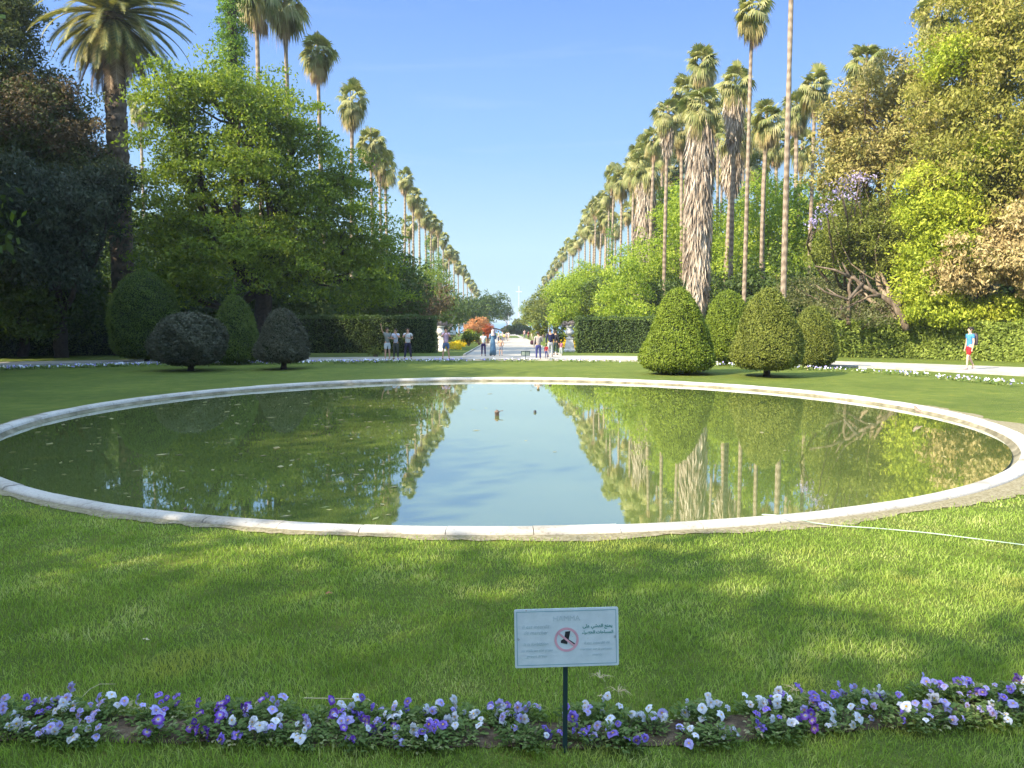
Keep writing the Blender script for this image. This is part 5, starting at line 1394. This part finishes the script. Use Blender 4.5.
# ------------------------------------------------------------------ 12. people
def skin_mesh(name, verts, edges, radii, m, sub=1, root_i=0):
    me = bpy.data.meshes.new(name + '_tmp'); me.from_pydata(verts, edges, [])
    o = bpy.data.objects.new(name, me); COL.objects.link(o)
    md = o.modifiers.new('s', 'SKIN'); md.use_smooth_shade = True
    for i, v in enumerate(me.skin_vertices[0].data):
        r = radii[i]; v.radius = (r, r) if np.isscalar(r) else r; v.use_root = (i == root_i)
    if sub:
        m2 = o.modifiers.new('u', 'SUBSURF'); m2.levels = sub; m2.render_levels = sub
    bpy.context.view_layer.update()
    res = bpy.data.meshes.new_from_object(o.evaluated_get(bpy.context.evaluated_depsgraph_get()))
    bpy.data.objects.remove(o)
    res.name = name; res.materials.clear(); res.materials.append(m)
    return res
CL = {}
def cloth(c):
    if c not in CL: CL[c] = plain('cloth', tuple(x * .72 for x in c), .85)
    return CL[c]
SKIN = plain('skin', (0.42, 0.25, 0.17), .6); SKIN2 = plain('skin_light', (0.55, 0.36, 0.27), .6); HAIR = plain('hair', (0.02, 0.015, 0.012), .7)

def person(px, foot_py, top_py, label, face=0.0, shirt=(.7, .7, .72), pants=(.03, .03, .06), legs='stand', arms=('down', 'down'), short=False, sleeve='short', dress=None,
           scarf=None, hair=True, skin=None, group=None, shoes=(.04, .04, .05), cap=None, build=1.0, Yd=None):
    p = G(px, foot_py) if Yd is None else Vector((P(px, foot_py, Yd).x, Yd, gzf(0, Yd)))
    Y = p.y; Hh = P(px, top_py, Y).z - p.z
    s = Hh; skin = skin or SKIN
    root = empty('person', (p.x, Y, p.z + .012), face, label, 'person', group)
    # joints, figure looks toward -Y, units of standing height
    hw = .052; sw = .1 * build
    if legs == 'walk':
        A = {'L': [(hw, 0, .52), (hw, -.07, .29), (hw, -.075, .045), (hw, -.14, .018)], 'R': [(-hw, 0, .52), (-hw, .03, .29), (-hw, .15, .08), (-hw, .125, .018)]}
    else:
        o2 = .018 if legs == 'stand' else .05
        A = {'L': [(hw, 0, .52), (hw + o2 * .5, -.005, .28), (hw + o2, .008, .045), (hw + o2 + .012, -.06, .018)], 'R': [(-hw, 0, .52), (-hw - o2 * .5, -.005, .28), (-hw - o2, .008, .045), (-hw - o2 - .012, -.06, .018)]}
    def arm(kind, sg):
        S = (sg * sw, 0, .8)
        if kind == 'down': return [S, (sg * (sw + .03), .01, .64), (sg * (sw + .035), -.02, .49)]
        if kind == 'fold': return [S, (sg * (sw + .035), -.01, .65), (sg * .02, -.1, .67)]
        if kind == 'face': return [S, (sg * (sw + .04), -.05, .69), (sg * .03, -.12, .83)]
        if kind == 'up': return [S, (sg * (sw + .075), -.03, .9), (sg * (sw + .115), -.06, 1.04)]
        if kind == 'hip': return [S, (sg * (sw + .08), .02, .66), (sg * (sw + .02), -.04, .57)]
        if kind == 'front': return [S, (sg * (sw + .01), -.04, .66), (sg * (sw - .02), -.14, .64)]
        if kind == 'back': return [S, (sg * (sw + .02), .05, .65), (sg * (sw + .03), .07, .5)]
        return [S, (sg * (sw + .03), .01, .64), (sg * (sw + .035), -.02, .49)]
    aL, aR = arm(arms[0], 1), arm(arms[1], -1)
    V = [(0, 0, .53), (0, .005, .6), (0, .005, .7), (0, 0, .79), (0, 0, .84), (0, -.006, .875), (0, -.01, .93), (0, -.008, .975)]
    Rd = [(.07 * build, .055), (.062 * build, .05), (.076 * build, .055), (.07, .048), (.03, .03), (.036, .04), (.05, .056), (.03, .034)]
    E = [(0, 1), (1, 2), (2, 3), (3, 4), (4, 5), (5, 6), (6, 7)]
    def chain(start, pts, rr):
        i0 = start
        for q, r in zip(pts, rr):
            V.append(q); Rd.append(r); E.append((i0, len(V) - 1)); i0 = len(V) - 1
        return i0
    for sd in 'LR': chain(0, A[sd], [.048, .032, .02, .019])
    hands = []
    for a_ in (aL, aR):
        d = np.array(a_[2]) - np.array(a_[1]); d = d / np.linalg.norm(d)
        chain(3, a_ + [tuple(np.array(a_[2]) + d * .035)], [.03, .022, .014, .016]); hands.append((np.array(a_[2]) + d * .04, d))
    me = skin_mesh('body', [tuple(np.array(v) * s) for v in V], E, [tuple(np.array(r) * s) if not np.isscalar(r) else (r * s, r * s) for r in Rd], skin)
    bo = bpy.data.objects.new('body', me); link(bo, root)
    # hands, nose, ears join the body mesh
    hb = MB()
    for (hp, d) in hands:
        sd = np.cross(d, [0, 1, .1]); sd /= np.linalg.norm(sd) + 1e-9; nr_ = np.cross(sd, d)
        for f, (o_, L) in enumerate(((-.012, .03), (-.004, .036), (.004, .038), (.012, .033))):
            b0 = (hp + sd * o_); hb.tube([b0 * s, (b0 + d * L * .6) * s, (b0 + d * L + nr_ * .008) * s], [.0048 * s, .0045 * s, .0035 * s], 5)
        hb.tube([(hp - d * .015 + sd * -.014) * s, (hp + sd * -.028 + d * .008) * s, (hp + sd * -.03 + d * .02) * s], [.006 * s, .005 * s, .004 * s], 5)
    hb.tube([np.array((0, -.06, .925)) * s, np.array((0, -.074, .915)) * s, np.array((0, -.06, .905)) * s], [.003 * s, .008 * s, .006 * s], 6)
    for sg in (-1, 1): hb.tube([np.array((sg * .048, -.004, .935)) * s, np.array((sg * .058, 0, .922)) * s, np.array((sg * .05, -.002, .91)) * s], [.004 * s, .008 * s, .004 * s], 6)
    hm = hb.mesh('hands', skin, smooth=True)
    import bmesh
    bm = bmesh.new(); bm.from_mesh(me); bm.from_mesh(hm); bm.to_mesh(me); bm.free(); bpy.data.meshes.remove(hm)
    # eyes
    # clothes
    g = .012
    def part(nm, V2, E2, R2, col):
        m2 = skin_mesh(nm, [tuple(np.array(v) * s) for v in V2], E2, [tuple(np.array(r) * s) if not np.isscalar(r) else (r * s, r * s) for r in R2], cloth(col))
        link(bpy.data.objects.new(nm, m2), root)
    lerp = lambda a, b, t: tuple(np.array(a) + (np.array(b) - np.array(a)) * t)
    te = .55 if sleeve == 'short' else 1.0
    V2 = [(0, 0, .475), (0, .005, .6), (0, .005, .7), (0, 0, .79), (0, 0, .825)]; R2 = [(.082 * build, .066), (.075 * build, .062), (.088 * build, .066), (.08, .058), (.038, .038)]; E2 = [(0, 1), (1, 2), (2, 3), (3, 4)]
    for a_ in (aL, aR):
        i0 = 3
        pts = [a_[0], lerp(a_[0], a_[1], te if sleeve == 'short' else 1.0)] + ([a_[2]] if sleeve == 'long' else [])
        for q, r in zip(pts, (.043, .034, .024)):
            V2.append(q); R2.append(r); E2.append((i0, len(V2) - 1)); i0 = len(V2) - 1
    part('shirt', V2, E2, R2, shirt)
    if dress is None:
        V3 = [(0, 0, .55), (0, 0, .51)]; R3 = [(.079 * build, .063), (.076 * build, .062)]; E3 = [(0, 1)]
        for sd in 'LR':
            i0 = 1
            pts = [lerp(A[sd][0], A[sd][1], .25)] + ([lerp(A[sd][0], A[sd][1], .85)] if short else [A[sd][1], lerp(A[sd][1], A[sd][2], .93)])
            for q, r in zip(pts, (.056, .05 if short else .042, .03)):
                V3.append(q); R3.append(r); E3.append((i0, len(V3) - 1)); i0 = len(V3) - 1
        part('shorts' if short else 'trousers', V3, E3, R3, pants)
    else:
        b = MB(); zb, wb, col = dress
        n = 24; prof = [(.03, .8), (.085, .78), (.085, .7), (.08, .6), (.095, .5), ((wb + .095) / 2, (zb + .5) / 2), (wb, zb), (wb * .9, zb + .005)]
        b.lathe([(r * s, z * s) for r, z in prof], n); v = b.V[0]; an = np.arctan2(v[:, 1], v[:, 0]); fold = 1 + .05 * np.sin(an * 7) * (v[:, 2] < .5 * s); v[:, 0] *= fold; v[:, 1] *= fold * .8
        b.build('dress', cloth(col), root, smooth=True)
    # shoes
    for sd in 'LR':
        a0, t0 = np.array(A[sd][2]), np.array(A[sd][3]); b = MB()
        hl = np.array([a0[0], a0[1] + .016, max(.014, min(a0[2] - .03, .06))])
        b.tube([hl * s, ((hl + t0) / 2 + [0, 0, .008]) * s, (t0 + [0, -.012, 0]) * s], [.02 * s, .021 * s, .014 * s], 8)
        b.V[0][:, 2] = np.maximum(b.V[0][:, 2], -.01)
        b.build('shoe', cloth(shoes), root, smooth=True)
    # hair / scarf
    b = MB(); nz = 7
    col = scarf if scarf else None
    if scarf:
        b.lathe([(.005 * s, .995 * s), (.035 * s, .985 * s), (.058 * s, .955 * s), (.064 * s, .92 * s), (.06 * s, .88 * s), (.07 * s, .84 * s), (.09 * s, .8 * s), (.088 * s, .76 * s)], 18)
        v = b.V[0]; v[:, 1] += .012 * s
        b.build('headscarf', cloth(scarf), root, smooth=True)
    elif hair:
        b.lathe([(.004 * s, .998 * s), (.03 * s, .99 * s), (.05 * s, .968 * s), (.056 * s, .94 * s), (.054 * s, .915 * s)], 16)
        v = b.V[0]; v[:, 1] = v[:, 1] * 1.1 + .012 * s
        b.build('hair', HAIR if cap is None else cloth(cap), root, smooth=True)
    return root, s

gm = 'group of men standing before the left hedge'
person(387.5, 360, 327.5, 'man in grey shirt and pale shorts raising one arm, left of the group', R(30), (.25, .28, .27), (.55, .6, .62), arms=('fold', 'up'), short=True)
person(396, 359.3, 328.5, 'man in light blue-white shirt and dark trousers, middle of the three', R(-10), (.6, .64, .78), (.05, .06, .05), arms=('face', 'fold'), build=.98)
person(408, 359.5, 327.8, 'broad man in white shirt and navy trousers, right of the three', R(10), (.72, .73, .74), (.02, .02, .05), arms=('fold', 'face'), legs='apart', build=1.12)
person(446, 359.4, 327.5, 'man in pink shirt and denim shorts taking a photo before the left urn', R(5), (.68, .48, .66), (.1, .16, .3), arms=('face', 'face'), short=True, legs='apart')
person(483.5, 356, 332, 'person in white top and navy trousers seen from behind at the avenue entrance', R(175), (.62, .7, .72), (.03, .02, .1), arms=('fold', 'down'), Yd=46)
person(492.8, 356, 329.5, 'woman in a long blue dress and pale headscarf on the avenue', R(200), (.12, .22, .36), dress=(.03, .13, (.12, .24, .38)), scarf=(.55, .45, .45), sleeve='long', arms=('fold', 'fold'), Yd=46)
person(500.8, 356, 338, 'child in tan top with arms half raised beside the woman in blue', R(170), (.5, .33, .24), (.3, .33, .42), arms=('hip', 'hip'), short=True, Yd=46)
person(538.3, 360, 331.5, 'woman in patterned beige tunic and blue trousers seen from behind', R(185), (.4, .36, .36), (.05, .06, .22), sleeve='long', arms=('down', 'fold'), build=1.15, dress=None)
person(546.3, 358.6, 344.5, 'small child in a red jacket beside the woman in the beige tunic', R(160), (.55, .04, .05), (.05, .06, .2), sleeve='long')
person(550.2, 357, 329, 'tall man in navy top and light trousers behind the red-jacketed child', R(190), (.015, .02, .07), (.4, .43, .47), sleeve='long', arms=('down', 'fold'), build=1.15)
person(555.5, 355.5, 330.5, 'person in dark clothes close beside the man in navy', R(150), (.02, .02, .03), (.02, .04, .04), sleeve='long', Yd=47.5)
person(561, 354, 341, 'toddler in pink top and white trousers near the right urn', R(180), (.6, .2, .3), (.6, .65, .7), Yd=47.5)
# farther strollers
far = [(498.5, 343, 331, 'stroller in white walking far down the avenue, leftmost of the far group', (.75, .72, .72), (.05, .05, .1)),
       (502.5, 342.5, 330.5, 'stroller with a grey-blue scarf far down the avenue', (.4, .42, .5), (.12, .14, .2)),
       (504, 341, 333.5, 'small yellow-clad child far down the avenue', (.75, .7, .1), (.1, .1, .12)),
       (506.5, 341.5, 331.8, 'stroller in grey far down the avenue, right of the yellow child', (.35, .33, .38), (.15, .14, .16)),
       (508.4, 341, 331.5, 'stroller in white far down the avenue, rightmost of the far group', (.78, .77, .77), (.5, .45, .4)),
       (524.5, 339, 329.5, 'distant walker in pale pink at the right edge of the far avenue', (.7, .5, .52), (.2, .2, .25)),
       (528.5, 340, 331, 'distant walker in dark red at the right edge of the far avenue', (.25, .05, .05), (.1, .05, .05)),
       (532, 340.5, 330.5, 'distant walker in cream beside the one in dark red', (.75, .7, .5), (.6, .55, .4)),
       (511.5, 334.5, 328.7, 'tiny figure in white at the very end of the avenue', (.7, .7, .72), (.3, .3, .3)),
       (519, 334.5, 328.5, 'tiny figure in grey at the very end of the avenue', (.35, .37, .4), (.1, .1, .1))]
for (px, fp, tp, lb, a_, b_) in far:
    g0 = G(px, fp); person(px, fp, tp, lb, R(prs.uniform(0, 360)), a_, b_)
wk, ws = person(968.5, 369.5, 326.8, 'man in blue shirt and red shorts walking left past the leafy hedge', R(-88), (.08, .3, .6), (.62, .02, .03), short=True, legs='walk', arms=('down', 'down'), skin=SKIN2, shoes=(.5, .42, .42), build=1.02)

def backpack():
    root = empty('backpack', (wk.location.x + .17 * 1.0, wk.location.y, wk.location.z + ws * .575), R(-88), 'dark grey backpack on the back of the walking man', 'backpack')
    b = MB(); s = ws
    for (z0, z1, w, d) in ((0, .1, .075, .05), (.1, .2, .08, .06), (.2, .25, .06, .04)):
        pass
    pr = [(.0, -.02), (.09, -.015), (.11, .03), (.11, .15), (.1, .22), (.06, .265), (0, .275)]
    b.lathe([(r * s, z * s) for r, z in pr], 16); v = b.V[0]; v[:, 1] = v[:, 1] * .62
    b.build('bag', cloth((.1, .08, .09)), root, smooth=True)
    b = MB(); b.lathe([(0, .02 * s), (.05 * s, .025 * s), (.055 * s, .1 * s), (0, .12 * s)], 12); v = b.V[0]; v[:, 1] = v[:, 1] * .4 + .05 * s
    b.build('pocket', cloth((.3, .2, .2)), root, smooth=True)
backpack()
def handbag():
    p = G(533.2, 359.4); root = empty('handbag', (p.x, p.y - .02, .78), 0, 'dark handbag hanging at the side of the woman in the beige tunic', 'handbag')
    b = MB(); b.lathe([(0, 0), (.15, .02), (.17, .1), (.14, .22), (0, .25)], 14); b.V[0][:, 1] *= .4; b.build('bag', cloth((.05, .015, .03)), root, smooth=True)
    b = MB(); a = np.linspace(0, np.pi, 12); b.tube(np.stack([np.cos(a) * .1, 0 * a, .22 + np.sin(a) * .35], -1), .01, 5); b.build('strap', cloth((.05, .015, .03)), root)
handbag()

def haze():
    b = MB(); b.box(-3000, 3000, -1500, 3100, -15, 34)
    m, nt, out = mat('air'); v = nt.nodes.new('ShaderNodeVolumePrincipled'); v.inputs['Color'].default_value = (0.82, 0.91, 1.0, 1); v.inputs['Density'].default_value = 0.0003
    v.inputs['Anisotropy'].default_value = 0.2
    nt.links.new(v.outputs[0], out.inputs['Volume']); tag(b.build('haze', m), kind='stuff')
haze()

# ------------------------------------------------------------------ 13. light, sky, camera
w = bpy.data.worlds.new('World'); sc.world = w; w.use_nodes = True
nt = w.node_tree; nt.nodes.clear()
out = nt.nodes.new('ShaderNodeOutputWorld'); bg = nt.nodes.new('ShaderNodeBackground'); sky = nt.nodes.new('ShaderNodeTexSky')
sky.sky_type = 'NISHITA'; sky.sun_disc = False; sky.sun_elevation = SUN_EL; sky.sun_rotation = SUN_AZ
sky.altitude = 0; sky.air_density = 1.0; sky.dust_density = 0.5; sky.ozone_density = 2.5
# thin wisps of cirrus low over the avenue
tc = nt.nodes.new('ShaderNodeTexCoord')
mp = nt.nodes.new('ShaderNodeMapping'); mp.inputs['Scale'].default_value = (1.2, 1.2, 9); mp.inputs['Rotation'].default_value = (0, R(-7), 0)
nt.links.new(tc.outputs['Generated'], mp.inputs[0])
nz = nt.nodes.new('ShaderNodeTexNoise'); nz.inputs['Scale'].default_value = 3.0; nz.inputs['Detail'].default_value = 6; nz.inputs['Distortion'].default_value = .6
nt.links.new(mp.outputs[0], nz.inputs['Vector'])
cm = ramp(nt, nz.outputs[0], [(0.6, (0, 0, 0)), (0.85, (0.1, 0.1, 0.1))])
# clear summer sky: pale cyan at the horizon deepening upwards
sx = nt.nodes.new('ShaderNodeSeparateXYZ'); nt.links.new(tc.outputs['Generated'], sx.inputs[0])
grad = ramp(nt, sx.outputs['Z'], [(0.0, (0.35, 0.52, 0.65)), (0.03, (0.42, 0.61, 0.7)), (0.09, (0.43, 0.63, 0.74)), (0.21, (0.27, 0.475, 0.8)), (0.37, (0.17, 0.33, 0.8)), (0.6, (0.14, 0.28, 0.75))])
grad = mixc(nt, grad, (2.15, 2.15, 2.15), 1.0, 'MULTIPLY')
grad = mixc(nt, grad, (1.6, 1.75, 1.8), cm)
high = mixc(nt, sky.outputs[0], (2.5, 2.15, 1.6), 1.0, 'MULTIPLY')  # overhead sky boosted and warmed beyond its own light to fill the shade
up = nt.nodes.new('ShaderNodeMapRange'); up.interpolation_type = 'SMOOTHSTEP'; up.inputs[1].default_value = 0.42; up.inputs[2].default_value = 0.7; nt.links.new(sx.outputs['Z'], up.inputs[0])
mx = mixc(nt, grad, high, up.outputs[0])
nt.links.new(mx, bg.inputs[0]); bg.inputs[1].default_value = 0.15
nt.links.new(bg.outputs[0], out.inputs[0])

sl = bpy.data.lights.new('sun', 'SUN'); sl.energy = 3.1; sl.angle = R(0.55); sl.color = (1.0, 0.88, 0.66)
so = bpy.data.objects.new('sun', sl); COL.objects.link(so)
dirv = Vector((math.sin(SUN_AZ) * math.cos(SUN_EL), math.cos(SUN_AZ) * math.cos(SUN_EL), math.sin(SUN_EL)))
so.rotation_euler = dirv.to_track_quat('Z', 'Y').to_euler(); so.location = (-30, -20, 40)

cam = bpy.data.cameras.new('camera'); cam.sensor_width = 36; cam.lens = 36 * F / 1024; cam.clip_end = 12000; cam.clip_start = 0.05
co = bpy.data.objects.new('camera', cam); COL.objects.link(co); co.location = (0, 0, H); co.rotation_euler = (R(90) - TH, 0, 0); sc.camera = co

sc.view_settings.view_transform = 'Standard'; sc.view_settings.look = 'None'; sc.view_settings.gamma = 1; sc.view_settings.exposure = 2.12
sc.render.engine = 'CYCLES'
cy = sc.cycles
cy.max_bounces = 6; cy.diffuse_bounces = 3; cy.glossy_bounces = 3; cy.transmission_bounces = 4; cy.transparent_max_bounces = 8
cy.sample_clamp_indirect = 6; cy.use_denoising = True
try: cy.denoiser = 'OPENIMAGEDENOISE'
except Exception: pass
